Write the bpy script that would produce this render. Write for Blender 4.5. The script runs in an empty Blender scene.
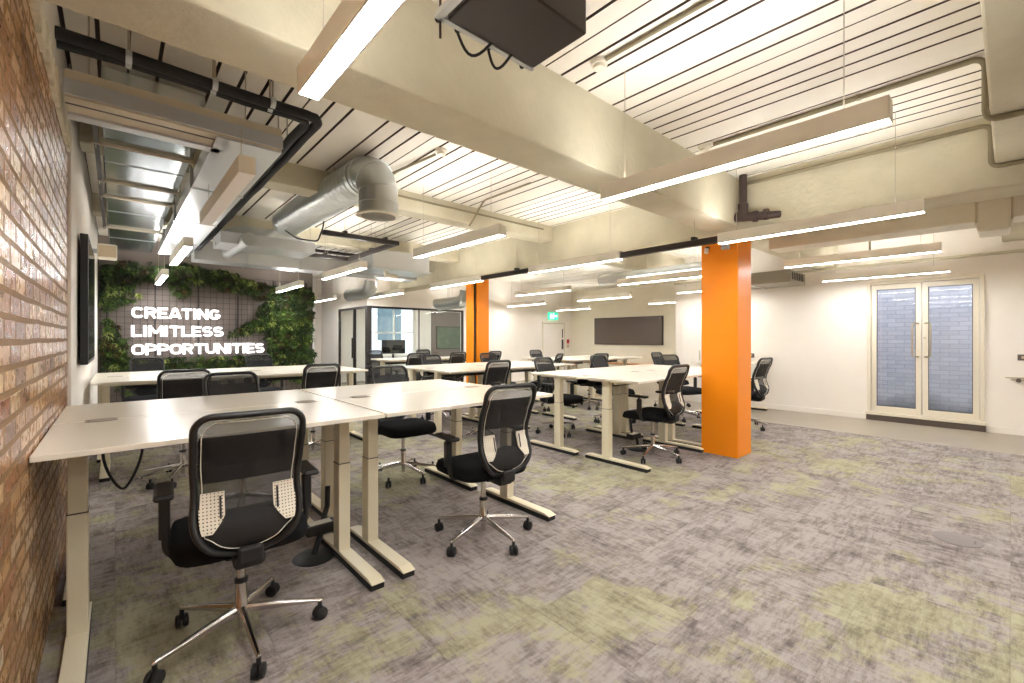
import bpy, bmesh, math, random
from mathutils import Vector, Matrix
random.seed(7)
SC = bpy.context.scene
COL = SC.collection
PI = math.pi

# ------------------------------------------------------------------ materials
def lin(c):
    return tuple((v/12.92 if v <= .04045 else ((v+.055)/1.055)**2.4) for v in c)
def rgb(r, g, b):
    return lin((r/255., g/255., b/255.)) + (1,)

def mat(name, col=(.8, .8, .8, 1), rough=.5, metal=0., emit=None, estr=0., spec=.5, sheen=0):
    m = bpy.data.materials.new(name); m.use_nodes = True
    b = m.node_tree.nodes['Principled BSDF']
    b.inputs['Base Color'].default_value = col
    b.inputs['Roughness'].default_value = rough
    b.inputs['Metallic'].default_value = metal
    b.inputs['Specular IOR Level'].default_value = spec
    if sheen: b.inputs['Sheen Weight'].default_value = sheen
    if emit:
        b.inputs['Emission Color'].default_value = emit
        b.inputs['Emission Strength'].default_value = estr
    return m
def nd(m, t, **kw):
    n = m.node_tree.nodes.new(t)
    for k, v in kw.items(): setattr(n, k, v)
    return n
def lk(m, a, b): m.node_tree.links.new(a, b)
def bsdf(m): return m.node_tree.nodes['Principled BSDF']
def coords(m, scale=(1, 1, 1), rot=(0, 0, 0)):
    g = nd(m, 'ShaderNodeNewGeometry'); mp = nd(m, 'ShaderNodeMapping')
    mp.inputs['Scale'].default_value = scale; mp.inputs['Rotation'].default_value = rot
    lk(m, g.outputs['Position'], mp.inputs['Vector']); return mp.outputs['Vector']
def ocoords(m, scale=(1, 1, 1)):
    g = nd(m, 'ShaderNodeTexCoord'); mp = nd(m, 'ShaderNodeMapping')
    mp.inputs['Scale'].default_value = scale
    lk(m, g.outputs['Object'], mp.inputs['Vector']); return mp.outputs['Vector']
def noise(m, vec, scale, detail=3, rough=.5):
    n = nd(m, 'ShaderNodeTexNoise'); n.inputs['Scale'].default_value = scale
    n.inputs['Detail'].default_value = detail; n.inputs['Roughness'].default_value = rough
    lk(m, vec, n.inputs['Vector']); return n.outputs['Fac']
def ramp(m, fac, stops):
    r = nd(m, 'ShaderNodeValToRGB'); e = r.color_ramp.elements
    while len(e) < len(stops): e.new(.5)
    for k, (p, c) in enumerate(stops): e[k].position = p; e[k].color = c
    lk(m, fac, r.inputs['Fac']); return r.outputs['Color']
def mixc(m, fac, a, b, mode='MIX'):
    n = nd(m, 'ShaderNodeMix', data_type='RGBA', blend_type=mode)
    for s, v in ((n.inputs[0], fac), (n.inputs[6], a), (n.inputs[7], b)):
        if hasattr(v, 'is_linked'): lk(m, v, s)
        else: s.default_value = v
    return n.outputs[2]
def mth(m, op, a, b=0., c=None):
    n = nd(m, 'ShaderNodeMath', operation=op)
    for s, v in ((n.inputs[0], a), (n.inputs[1], b)) + (((n.inputs[2], c),) if c is not None else ()):
        if hasattr(v, 'is_linked'): lk(m, v, s)
        else: s.default_value = v
    return n.outputs[0]
def bump(m, h, strength=.3, dist=.01):
    n = nd(m, 'ShaderNodeBump'); n.inputs['Strength'].default_value = strength
    n.inputs['Distance'].default_value = dist
    lk(m, h, n.inputs['Height']); lk(m, n.outputs['Normal'], bsdf(m).inputs['Normal'])

def painted(name, c1, c2, scale=2., rough=.6, bs=.0, bscale=40):
    m = mat(name, rough=rough); v = coords(m)
    lk(m, ramp(m, noise(m, v, scale, 5, .6), [(.3, c1), (.7, c2)]), bsdf(m).inputs['Base Color'])
    if bs: bump(m, noise(m, v, bscale, 4), bs, .01)
    return m

M = {}
M['wall'] = painted('white_wall_paint', rgb(233, 227, 218), rgb(240, 234, 226), 1.2, .65)
M['wall_far'] = painted('far_wall_paint', rgb(228, 222, 204), rgb(236, 230, 212), 1.0, .7)
M['deck'] = painted('painted_deck', rgb(233, 227, 214), rgb(242, 237, 226), 1.5, .45)
M['concrete'] = painted('painted_concrete', rgb(186, 179, 156), rgb(210, 203, 180), 1.3, .75, .5, 26)
M['concrete_pink'] = painted('raw_concrete', rgb(196, 180, 160), rgb(218, 206, 184), 2.2, .75, .7, 30)
M['rough_plaster'] = painted('rough_plaster', rgb(200, 190, 165), rgb(235, 228, 210), 9, .9, 1., 30)
M['greywall'] = painted('taupe_wall', rgb(112, 102, 96), rgb(124, 113, 106), 2., .7)
M['desk'] = mat('desk_laminate', rgb(232, 224, 208), .22)
M['desk_edge'] = mat('desk_edge', rgb(222, 212, 190), .45)
M['deskleg'] = mat('cream_powder_coat', rgb(226, 217, 190), .4)
M['black'] = mat('black_plastic', rgb(30, 29, 29), .42)
M['blackrub'] = mat('black_rubber', rgb(24, 23, 23), .6)
M['fabric'] = mat('black_seat_fabric', rgb(24, 24, 26), .95, spec=.15)
M['chrome'] = mat('polished_aluminium', rgb(205, 200, 196), .18, 1.)
M['cream'] = mat('cream_plastic', rgb(228, 222, 206), .4)
M['galv'] = mat('galvanised_steel', rgb(196, 200, 200), .3, .9)
M['foil'] = mat('foil_sheet', rgb(205, 212, 215), .16, .95)
M['steelbox'] = mat('pale_steel_sheet', rgb(200, 202, 204), .35, .6)
M['greyduct'] = mat('grey_painted_steel', rgb(150, 144, 130), .6)
M['tan'] = mat('tan_steel', rgb(204, 192, 170), .45, .2)
M['pipeblack'] = mat('black_insulation', rgb(26, 25, 27), .7)
M['gap'] = mat('deck_gap', rgb(84, 72, 62), .8)
M['soil'] = mat('dark_brown_pipe', rgb(62, 48, 45), .45)
M['track'] = mat('dark_track', rgb(44, 36, 34), .5)
M['body'] = mat('luminaire_body', rgb(240, 234, 222), .45)
M['glow'] = mat('lit_diffuser', (1, 1, 1, 1), .5, emit=(1, .99, .975, 1), estr=18.)
M['upglow'] = mat('uplight_diffuser', (1, 1, 1, 1), .5, emit=(1, .985, .96, 1), estr=9.)
M['unlit'] = mat('unlit_diffuser', rgb(240, 232, 228), .4)
M['cond'] = mat('painted_conduit', rgb(138, 128, 102), .5)
M['wire'] = mat('steel_wire', rgb(180, 172, 155), .4, .5)
M['alu'] = mat('door_frame_paint', rgb(222, 214, 196), .4)
M['steel'] = mat('brushed_handle', rgb(190, 180, 160), .3, .9)
M['dark'] = mat('dark_frame', rgb(46, 40, 38), .45)
M['screen'] = mat('black_screen', rgb(18, 18, 20), .08)
M['board'] = mat('smoky_glass_board', rgb(96, 84, 78), .12)
M['signgreen'] = mat('green_sign', rgb(20, 170, 110), .4, emit=(.02, .62, .32, 1), estr=.5)
M['white_e'] = mat('sign_white', (1, 1, 1, 1), .4, emit=(1, 1, 1, 1), estr=.5)
M['letters'] = mat('lit_letters', (1, 1, 1, 1), .4, emit=(1, .98, .97, 1), estr=.45)
M['trellis'] = mat('trellis_wire', rgb(48, 42, 40), .5)
M['wood'] = painted('oak', rgb(176, 128, 82), rgb(196, 150, 100), 8, .5)
M['red'] = mat('red_plastic', rgb(190, 40, 30), .4)
M['grommet'] = mat('cable_grommet_plastic', rgb(118, 106, 90), .5)
M['disc'] = mat('floor_outlet_steel', rgb(120, 112, 110), .6, 0.)
M['vinyl'] = painted('vinyl_floor', rgb(140, 130, 116), rgb(152, 142, 126), 1.2, .35)
M['stonestep'] = mat('dark_step', rgb(96, 84, 78), .6)
M['paper'] = mat('socket_plate', rgb(200, 180, 150), .5)
M['artgreen'] = painted('green_artwork', rgb(58, 84, 66), rgb(96, 112, 88), 5, .4)
M['acblack'] = mat('dark_housing', rgb(48, 36, 34), .35)
M['facade'] = mat('pale_facade', rgb(200, 200, 205), .7)
M['facadewin'] = mat('facade_glass', rgb(70, 90, 100), .15)

# orange paint
M['orange'] = painted('orange_paint', rgb(246, 140, 8), rgb(250, 148, 12), .8, .35)
M['orange_dark'] = painted('orange_red_paint', rgb(214, 92, 16), rgb(222, 98, 20), .8, .4)

# glass
g = bpy.data.materials.new('clear_glass'); g.use_nodes = True
nt = g.node_tree; nt.nodes.clear()
o_ = nt.nodes.new('ShaderNodeOutputMaterial'); mx = nt.nodes.new('ShaderNodeMixShader')
tr = nt.nodes.new('ShaderNodeBsdfTransparent'); gl = nt.nodes.new('ShaderNodeBsdfGlossy')
fr = nt.nodes.new('ShaderNodeLayerWeight'); fr.inputs['Blend'].default_value = .5
pw = nt.nodes.new('ShaderNodeMath'); pw.operation = 'POWER'; pw.inputs[1].default_value = 5.; nt.links.new(fr.outputs['Facing'], pw.inputs[0])
tr.inputs['Color'].default_value = (.93, .96, .95, 1); gl.inputs['Roughness'].default_value = .01
ad = nt.nodes.new('ShaderNodeMath'); ad.operation = 'MULTIPLY_ADD'; ad.inputs[1].default_value = .85; ad.inputs[2].default_value = .05
nt.links.new(pw.outputs[0], ad.inputs[0]); nt.links.new(ad.outputs[0], mx.inputs[0])
nt.links.new(tr.outputs[0], mx.inputs[1]); nt.links.new(gl.outputs[0], mx.inputs[2]); nt.links.new(mx.outputs[0], o_.inputs[0])
M['glass'] = g

# chair mesh textile: threads with gaps
def see_mesh(name, col, opacity, holes=None, rough=.7):
    m = mat(name, col, rough)
    nt = m.node_tree; out = nt.nodes['Material Output']
    mx = nt.nodes.new('ShaderNodeMixShader'); t = nt.nodes.new('ShaderNodeBsdfTransparent')
    nt.links.new(t.outputs[0], mx.inputs[1]); nt.links.new(bsdf(m).outputs[0], mx.inputs[2])
    if holes:
        v = ocoords(m, (1/holes,)*3); s = nd(m, 'ShaderNodeSeparateXYZ'); lk(m, v, s.inputs[0])
        fx = mth(m, 'SUBTRACT', mth(m, 'FRACT', s.outputs[0]), .5); fz = mth(m, 'SUBTRACT', mth(m, 'FRACT', s.outputs[2]), .5)
        d = mth(m, 'ADD', mth(m, 'MULTIPLY', fx, fx), mth(m, 'MULTIPLY', fz, fz))
        lk(m, mth(m, 'GREATER_THAN', d, .05), mx.inputs[0])
    else:
        mx.inputs[0].default_value = opacity
    nt.links.new(mx.outputs[0], out.inputs[0])
    return m
M['mesh'] = see_mesh('woven_mesh', rgb(46, 44, 43), .5)
M['meshdense'] = see_mesh('dense_woven_mesh', rgb(20, 19, 20), .8)
M['perf'] = see_mesh('perforated_cream_plastic', rgb(226, 218, 200), 1, .012)

# brick
m = mat('glazed_brick', rough=.4); v0 = coords(m)
sx = nd(m, 'ShaderNodeSeparateXYZ'); lk(m, v0, sx.inputs[0]); cb = nd(m, 'ShaderNodeCombineXYZ')
w1 = noise(m, v0, 3.0, 2); w2 = noise(m, v0, 11., 2)
yy = mth(m, 'ADD', sx.outputs[1], mth(m, 'MULTIPLY', w2, .016)); zz = mth(m, 'ADD', sx.outputs[2], mth(m, 'MULTIPLY', w1, .016))
lk(m, yy, cb.inputs[0]); lk(m, zz, cb.inputs[1])
br = nd(m, 'ShaderNodeTexBrick'); lk(m, cb.outputs[0], br.inputs['Vector'])
br.inputs['Scale'].default_value = 1.; br.inputs['Brick Width'].default_value = .19; br.inputs['Row Height'].default_value = .072
br.inputs['Mortar Size'].default_value = .011; br.inputs['Mortar Smooth'].default_value = .2; br.inputs['Bias'].default_value = 0
br.inputs['Color1'].default_value = (0, 0, 0, 1); br.inputs['Color2'].default_value = (1, 1, 1, 1); br.inputs['Mortar'].default_value = (.5, .5, .5, 1)
bc = ramp(m, br.outputs['Color'], [(0., rgb(118, 70, 38)), (.3, rgb(196, 142, 86)), (.45, rgb(226, 190, 142)), (.6, rgb(150, 88, 50)), (.8, rgb(206, 160, 104)), (1., rgb(234, 210, 178))])
bc = mixc(m, mth(m, 'MULTIPLY', noise(m, v0, 26., 5, .7), .5), bc, rgb(120, 74, 40), 'MIX')
bc = mixc(m, br.outputs['Fac'], bc, rgb(128, 94, 54))
lk(m, bc, bsdf(m).inputs['Base Color'])
lk(m, mth(m, 'ADD', mth(m, 'MULTIPLY', br.outputs['Fac'], .4), mth(m, 'ADD', mth(m, 'MULTIPLY', noise(m, v0, 30, 3), .35), .12)), bsdf(m).inputs['Roughness'])
hh = mth(m, 'ADD', mth(m, 'MULTIPLY', br.outputs['Fac'], -1.), mth(m, 'MULTIPLY', noise(m, v0, 40, 3, .5), .35))
bump(m, hh, .8, .01); bsdf(m).inputs['Coat Weight'].default_value = .12; bsdf(m).inputs['Coat Roughness'].default_value = .25
M['brick'] = m

# painted exterior brick beyond the doors
m = mat('painted_outdoor_brick', rough=.7); v0 = coords(m)
sx = nd(m, 'ShaderNodeSeparateXYZ'); lk(m, v0, sx.inputs[0]); cb = nd(m, 'ShaderNodeCombineXYZ')
lk(m, sx.outputs[1], cb.inputs[0]); lk(m, sx.outputs[2], cb.inputs[1])
br = nd(m, 'ShaderNodeTexBrick'); lk(m, cb.outputs[0], br.inputs['Vector'])
br.inputs['Scale'].default_value = 1.; br.inputs['Brick Width'].default_value = .23; br.inputs['Row Height'].default_value = .075
br.inputs['Mortar Size'].default_value = .004
br.inputs['Color1'].default_value = rgb(176, 176, 190); br.inputs['Color2'].default_value = rgb(192, 190, 202); br.inputs['Mortar'].default_value = rgb(158, 158, 170)
grime = ramp(m, mth(m, 'ADD', sx.outputs[2], mth(m, 'MULTIPLY', noise(m, v0, 3, 4), .35)), [(.12, rgb(120, 122, 122)), (.5, (1, 1, 1, 1))])
lk(m, mixc(m, 1., br.outputs['Color'], grime, 'MULTIPLY'), bsdf(m).inputs['Base Color']); bump(m, mth(m, 'MULTIPLY', br.outputs['Fac'], -1.), .5, .01)
M['outbrick'] = m

# carpet tiles with brushed strokes and lime patches
m = mat('carpet_tiles', rough=.95, spec=.1); v0 = coords(m)
T = .5
sv = nd(m, 'ShaderNodeVectorMath', operation='SCALE'); lk(m, v0, sv.inputs[0]); sv.inputs['Scale'].default_value = 1/T
fl = nd(m, 'ShaderNodeVectorMath', operation='FLOOR'); lk(m, sv.outputs[0], fl.inputs[0])
wn = nd(m, 'ShaderNodeTexWhiteNoise', noise_dimensions='3D'); lk(m, fl.outputs[0], wn.inputs['Vector'])
off = nd(m, 'ShaderNodeVectorMath', operation='SCALE'); lk(m, wn.outputs['Color'], off.inputs[0]); off.inputs['Scale'].default_value = 7.
pv = nd(m, 'ShaderNodeVectorMath', operation='ADD'); lk(m, v0, pv.inputs[0]); lk(m, off.outputs[0], pv.inputs[1])
def stretched(sc):
    mp = nd(m, 'ShaderNodeMapping'); mp.inputs['Scale'].default_value = sc; lk(m, pv.outputs[0], mp.inputs['Vector']); return mp.outputs['Vector']
sA = noise(m, stretched((8., 34., 1)), 1., 8, .8); sB = noise(m, stretched((34., 8., 1)), 1., 8, .8)
pick = mth(m, 'GREATER_THAN', wn.outputs['Value'], .62)
st = mixc(m, pick, sA, sB)
stc = mth(m, 'MULTIPLY', mth(m, 'ADD', sA, sB), .5)
stm = mth(m, 'ADD', mth(m, 'MULTIPLY', mixc(m, .75, st, stc), .75), mth(m, 'MULTIPLY', noise(m, pv.outputs[0], 5., 3), .25))
fine = noise(m, coords(m), 260., 2)
grey = ramp(m, stm, [(.41, rgb(112, 103, 102)), (.475, rgb(146, 138, 135)), (.55, rgb(174, 166, 163))])
green = ramp(m, stm, [(.41, rgb(132, 127, 108)), (.475, rgb(158, 154, 130)), (.55, rgb(180, 176, 150))])
gm = mth(m, 'MULTIPLY', .5, mth(m, 'ADD', mth(m, 'ADD', noise(m, v0, .6, 2), mth(m, 'MULTIPLY', noise(m, v0, 3.6, 7, .75), 1.)), mth(m, 'MULTIPLY', wn.outputs['Value'], .09)))
gmr = ramp(m, gm, [(.53, (0, 0, 0, 1)), (.57, (1, 1, 1, 1))])
cc = mixc(m, gmr, grey, green)
cc = mixc(m, mth(m, 'MULTIPLY', fine, .5), cc, rgb(120, 110, 104), 'OVERLAY')
fr_ = nd(m, 'ShaderNodeVectorMath', operation='FRACTION'); lk(m, sv.outputs[0], fr_.inputs[0]); sp = nd(m, 'ShaderNodeSeparateXYZ'); lk(m, fr_.outputs[0], sp.inputs[0])
seam = mth(m, 'MAXIMUM', mth(m, 'LESS_THAN', sp.outputs[0], .008), mth(m, 'LESS_THAN', sp.outputs[1], .008))
cc = mixc(m, mth(m, 'MULTIPLY', seam, .22), cc, rgb(96, 88, 82))
lk(m, cc, bsdf(m).inputs['Base Color']); bump(m, fine, .5, .004)
M['carpet'] = m

# leaves
def leafmat(name, a, b):
    m = mat(name, rough=.45); v = coords(m)
    lk(m, ramp(m, noise(m, v, 9, 3), [(.3, a), (.7, b)]), bsdf(m).inputs['Base Color']); return m
M['leafA'] = leafmat('dark_leaf', rgb(26, 40, 18), rgb(48, 68, 28))
M['leafB'] = leafmat('mid_leaf', rgb(54, 78, 30), rgb(84, 108, 46))
M['leafC'] = leafmat('yellow_leaf', rgb(116, 132, 58), rgb(160, 168, 96))
M['leafD'] = leafmat('russet_leaf', rgb(56, 42, 26), rgb(80, 58, 34))

# ------------------------------------------------------------------ mesh helpers
def link(name, bm, m, parent=None, smooth=False, bev=0., recalc=True):
    if recalc: bmesh.ops.recalc_face_normals(bm, faces=bm.faces)
    me = bpy.data.meshes.new(name); bm.to_mesh(me); bm.free()
    ms = m if isinstance(m, (list, tuple)) else [m]
    for x in ms: me.materials.append(x)
    if smooth:
        for p in me.polygons: p.use_smooth = True
    o = bpy.data.objects.new(name, me); COL.objects.link(o)
    if smooth == 'auto':
        try: me.set_sharp_from_angle(angle=math.radians(35))
        except Exception: pass
    if bev:
        b = o.modifiers.new('b', 'BEVEL'); b.width = bev; b.segments = 2; b.limit_method = 'ANGLE'
    if parent is not None: o.parent = parent
    return o
def empty(name, loc=(0, 0, 0), rz=0.):
    o = bpy.data.objects.new(name, None); o.empty_display_size = .1
    o.location = loc; o.rotation_euler = (0, 0, rz); COL.objects.link(o); return o
def tag(o, label, cat, group=None, kind=None):
    o['label'] = label; o['category'] = cat
    if group: o['group'] = group
    if kind: o['kind'] = kind
    return o
def struct(o, label=None):
    o['kind'] = 'structure'
    if label: o['label'] = label
    return o
def box(bm, x0, x1, y0, y1, z0, z1, mi=0):
    vs = [bm.verts.new((x, y, z)) for x in (x0, x1) for y in (y0, y1) for z in (z0, z1)]
    for f in ((0, 1, 3, 2), (4, 6, 7, 5), (0, 4, 5, 1), (2, 3, 7, 6), (0, 2, 6, 4), (1, 5, 7, 3)):
        fc = bm.faces.new([vs[i] for i in f]); fc.material_index = mi
    return vs
def B(*a):
    bm = bmesh.new(); box(bm, *a); return bm
def Bs(lst):
    bm = bmesh.new()
    for a in lst: box(bm, *a)
    return bm
def tube(bm, pts, r, n=12, closed=False, flat=None, caps=True, up=None):
    """tube along pts; r is a number or a list; flat=(a,b) makes an elliptical section (a across, b along 'up')"""
    pts = [Vector(p) for p in pts]; N = len(pts); rings = []
    prev = None
    for i, p in enumerate(pts):
        if closed: t = (pts[(i+1) % N]-pts[i-1]).normalized()
        else: t = (pts[min(i+1, N-1)]-pts[max(i-1, 0)]).normalized()
        if up is not None: u = Vector(up)
        elif prev is not None: u = prev
        else: u = Vector((0, 0, 1)) if abs(t.z) < .9 else Vector((0, 1, 0))
        s = t.cross(u)
        if s.length < 1e-5: s = t.cross(Vector((1, 0, 0)))
        s.normalize(); u2 = s.cross(t).normalized(); prev = u2
        rr = r[i] if isinstance(r, (list, tuple)) else r
        a, b = (rr, rr) if flat is None else flat
        rings.append([bm.verts.new(p+s*math.cos(2*PI*k/n)*a+u2*math.sin(2*PI*k/n)*b) for k in range(n)])
    for i in range(N if closed else N-1):
        A, C = rings[i], rings[(i+1) % N]
        for k in range(n): bm.faces.new((A[k], A[(k+1) % n], C[(k+1) % n], C[k]))
    if caps and not closed:
        bm.faces.new(rings[0][::-1]); bm.faces.new(rings[-1])
    return rings
def T_(pts, r, n=12, **k):
    bm = bmesh.new(); tube(bm, pts, r, n, **k); return bm
def lathe(bm, prof, c=(0, 0), n=24):
    rings = [[bm.verts.new((c[0]+r*math.cos(2*PI*k/n), c[1]+r*math.sin(2*PI*k/n), z)) for k in range(n)] for r, z in prof]
    for A, C in zip(rings, rings[1:]):
        for k in range(n): bm.faces.new((A[k], A[(k+1) % n], C[(k+1) % n], C[k]))
    bm.faces.new(rings[0][::-1]); bm.faces.new(rings[-1])
def L_(prof, c=(0, 0), n=24):
    bm = bmesh.new(); lathe(bm, prof, c, n); return bm
def arc(p0, p1, p2, n=8):
    p0, p1, p2 = Vector(p0), Vector(p1), Vector(p2)
    return [(1-t)**2*p0+2*t*(1-t)*p1+t*t*p2 for t in [i/n for i in range(n+1)]]
def bend(pts, r=.06, n=5):
    """round the corners of a polyline"""
    pts = [Vector(p) for p in pts]; out = [pts[0]]
    for a, b, c in zip(pts, pts[1:], pts[2:]):
        p = b+(a-b).normalized()*r; q = b+(c-b).normalized()*r
        out += arc(p, b, q, n)
    return out+[pts[-1]]
def copy_tree(o, parent=None):
    c = o.copy(); COL.objects.link(c)
    if parent is not None: c.parent = parent
    for ch in list(o.children): copy_tree(ch, c)
    return c

# ------------------------------------------------------------------ room shell
ZC = 2.98
struct(link('floor', B(-.4, 7.5, -5, 14, -.05, 0), M['carpet']))
struct(link('floor', Bs([(7.5, 9.2, -5, 4.8, -.05, 0), (7.5, 12.7, 4.8, 14, -.05, 0)]), M['vinyl']))

def deck(name, x0, x1, y0, y1):
    bm = bmesh.new(); prof = []; x = x0; k = 0; P = .1376
    while x < x1-.01:
        xe = min(x+P, x1); gw = .007 if k % 7 == 3 else .016
        prof += [(x, ZC+.05), (x+gw, ZC+.05), (x+gw+.002, ZC), (xe-.002, ZC)] if k % 8 != 5 else [(x, ZC), (xe-.002, ZC)]
        x = xe; k += 1
    pts = prof+[(x1, ZC+.12), (x0, ZC+.12)]
    A = [bm.verts.new((p[0], y0, p[1])) for p in pts]; C = [bm.verts.new((p[0], y1, p[1])) for p in pts]
    n = len(pts)
    for i in range(n):
        f = bm.faces.new((A[i], A[(i+1) % n], C[(i+1) % n], C[i]))
        if pts[i][1] > ZC+.01 and pts[i][1] < ZC+.1 or pts[(i+1) % n][1] > ZC+.01 and pts[(i+1) % n][1] < ZC+.1: f.material_index = 1
    bm.faces.new(A); bm.faces.new(C[::-1])
    return struct(link(name, bm, [M['deck'], M['gap']]))
deck('ceiling', -.355, 9.2, -5, 4.8)
deck('ceiling', -.355, 12.7, 4.8, 14)

struct(link('wall_left', Bs([(-.42, -.21, 3.95, 14, 0, ZC+.05), (-.42, -.222, -5, 3.95, 2.52, ZC+.05)]), M['wall']))
# brick wall with its ragged plaster top edge
struct(link('wall_left_brick', B(-.42, -.222, -5, 3.95, 0, 2.50), M['brick']))
bm = bmesh.new(); random.seed(3)
y = .6; pts = []
while y < 3.95: pts.append(y); y += random.uniform(.05, .12)
for a, b in zip(pts, pts[1:]+[3.96]):
    d = random.uniform(.0, .035); box(bm, -.42, -.208+random.uniform(0, .008), a, b, 2.47-d, 2.57)
struct(link('trim_1', bm, M['rough_plaster']))
struct(link('trim_2', B(-.42, -.205, 3.93, 4.02, 0, 2.55), M['wall'], bev=.006))
struct(link('wall_back', B(-.42, 9.2, -5.2, -5, 0, ZC+.05), M['wall']))
# right wall with the glazed door opening
DY0, DY1, DZ0, DZ1 = .24, 1.53, .135, 2.19
struct(link('wall_right', Bs([(9., 9.2, -5, DY0, 0, ZC+.05), (9., 9.2, DY1, 4.8, 0, ZC+.05), (9., 9.2, DY0, DY1, DZ1, ZC+.05), (9.02, 9.2, DY0, DY1, 0, DZ0-.045)]), M['wall']))
struct(link('wall_right_return', B(9.2, 12.7, 4.65, 4.8, 0, ZC+.05), M['wall']))
struct(link('wall_right_far', B(12.5, 12.7, 4.8, 10.7, 0, ZC+.05), M['wall_far']))
struct(link('trim_3', B(8.93, 9.0, -5, 4.8, 2.44, 2.475), M['concrete'], bev=.004))
struct(link('baseboard_right', Bs([(8.985, 9., -5, DY0-.02, 0, .09), (8.985, 9., DY1+.02, 4.8, 0, .09)]), M['wall'], bev=.003))
# far walls
YF = 9.95
struct(link('wall_far_right', Bs([(7.08, 9.76, YF, YF+.12, 0, ZC+.05), (9.64, 9.76, YF+.12, 10.9, 0, ZC+.05)]), M['wall']))
struct(link('wall_exit', Bs([(9.76, 12.7, 10.7, 10.9, 0, ZC+.05)]), M['wall']))
struct(link('wall_green', B(-.42, 3.14, 9.9, 10.02, 0, ZC+.05), M['greywall']))
# outer back wall with window openings
W1 = (3.98, 4.2, .25, 2.25); W2 = (5.7, 7.35, .75, 2.3)
struct(link('wall_outer', Bs([(-.42, W1[0], 13, 13.2, 0, ZC+.05), (W1[1], W2[0], 13, 13.2, 0, ZC+.05), (W2[1], 12.7, 13, 13.2, 0, ZC+.05),
    (W1[0], W1[1], 13, 13.2, 0, W1[2]), (W1[0], W1[1], 13, 13.2, W1[3], ZC+.05), (W2[0], W2[1], 13, 13.2, 0, W2[2]), (W2[0], W2[1], 13, 13.2, W2[3], ZC+.05)]), M['wall']))
for n, W in ((1, W1), (2, W2)):
    w = empty('window_%d' % n, (0, 0, 0)); struct(w)
    fr = [(W[0], W[0]+.04, 13.05, 13.1, W[2], W[3]), (W[1]-.04, W[1], 13.05, 13.1, W[2], W[3]), (W[0], W[1], 13.05, 13.1, W[2], W[2]+.04), (W[0], W[1], 13.05, 13.1, W[3]-.04, W[3])]
    if n == 2: fr += [(W[0]+.9, W[0]+.94, 13.05, 13.1, W[2], W[3]), (W[0], W[1], 13.05, 13.1, 1.45, 1.49)]
    link('window_frame', Bs(fr), M['wall'], w)
    link('window_glass', B(W[0]+.04, W[1]-.04, 13.07, 13.08, W[2]+.04, W[3]-.04), M['glass'], w)

# beams
struct(link('beam_1', B(-.42, 9.0, 1.92, 2.26, 2.48, ZC+.02), M['concrete'], bev=.012), 'deep painted concrete beam crossing the room overhead')
struct(link('beam_2', B(4.93, 5.36, -5, 13, 2.43, ZC+.02), M['concrete'], bev=.012), 'long painted concrete beam carried by the orange columns')
struct(link('beam_3', B(-.2, 9.0, -.75, .08, 2.6, ZC+.02), M['concrete'], bev=.012), 'painted concrete beam over the front of the room')
struct(link('beam_4', B(-.2, 4.93, 4.6, 4.85, 2.76, ZC+.02), M['concrete'], bev=.01), 'slim painted beam beyond the silver duct')
struct(link('beam_5', B(-.2, 4.93, 7.05, 7.3, 2.76, ZC+.02), M['concrete'], bev=.01), 'far slim painted beam')
struct(link('beam_6', B(5.36, 9.0, 4.6, 4.9, 2.62, ZC+.02), M['concrete'], bev=.01), 'painted beam right of the column line')

# ------------------------------------------------------------------ orange columns
c = empty('column', (5.0, 1.955, 0)); link('casing', B(0, .37, 0, .40, 0, 2.43), M['orange'], c, bev=.006)
tag(c, 'wide bright orange column standing alone nearest the camera', 'column')
c = empty('column', (5.0, 6.7, 0)); link('casing', B(.09, .38, 0, .22, 0, 2.43), M['orange'], c, bev=.004)
link('web', B(.02, .09, .03, .2, 0, 2.43), M['dark'], c); link('flange', B(0, .02, 0, .22, 0, 2.43), M['orange'], c, bev=.003)
tag(c, 'distant orange column with a dark recessed slot down its side', 'column')
# little sensor and junction box on the near column
s = empty('camera_sensor', (4.985, 2.27, 2.28)); link('bracket', B(-.03, .014, -.012, .012, .02, .045), M['dark'], s)
link('sensor_head', T_([(-.035, 0, .02), (-.045, 0, -.03)], .022, 14), M['cream'], s, smooth='auto'); tag(s, 'small round white sensor at the top of the near orange column', 'sensor')
j = empty('junction_box', (4.975, 2.08, 2.27)); link('cover', B(0, .024, -.045, .045, 0, .08), M['steelbox'], j, bev=.004); link('screw', B(-.004, .001, -.005, .005, .035, .045), M['dark'], j)
tag(j, 'small grey junction box at the top of the near orange column', 'junction box')

# ------------------------------------------------------------------ linear lights
def fixture(x, y0, ln, label, lit=True, zb=2.2, ztop=ZC+.02):
    f = empty('linear_light', (x, y0, zb))
    link('housing', Bs([(-.04, -.034, 0, ln, 0, .096), (.034, .04, 0, ln, 0, .096), (-.034, .034, 0, ln, .012, .085), (-.034, .034, 0, .004, 0, .012), (-.034, .034, ln-.004, ln, 0, .012), (-.034, .034, 0, .006, .085, .096), (-.034, .034, ln-.006, ln, .085, .096)]), M['body'], f)
    link('diffuser', B(-.034, .034, .004, ln-.004, .001, .012), M['glow'] if lit else M['unlit'], f)
    link('uplight_diffuser', B(-.03, .03, .01, ln-.01, .085, .088), M['upglow'] if lit else M['unlit'], f)
    for yy in (.16, ln-.16):
        link('suspension_wire', T_([(0, yy, .09), (0, yy, ztop-zb)], .0022, 6), M['wire'], f)
    tag(f, label, 'ceiling light', 'suspended linear ceiling lights'); return f
rows = [.54, 2.4, 4.32, 6.42, 8.45]
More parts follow.
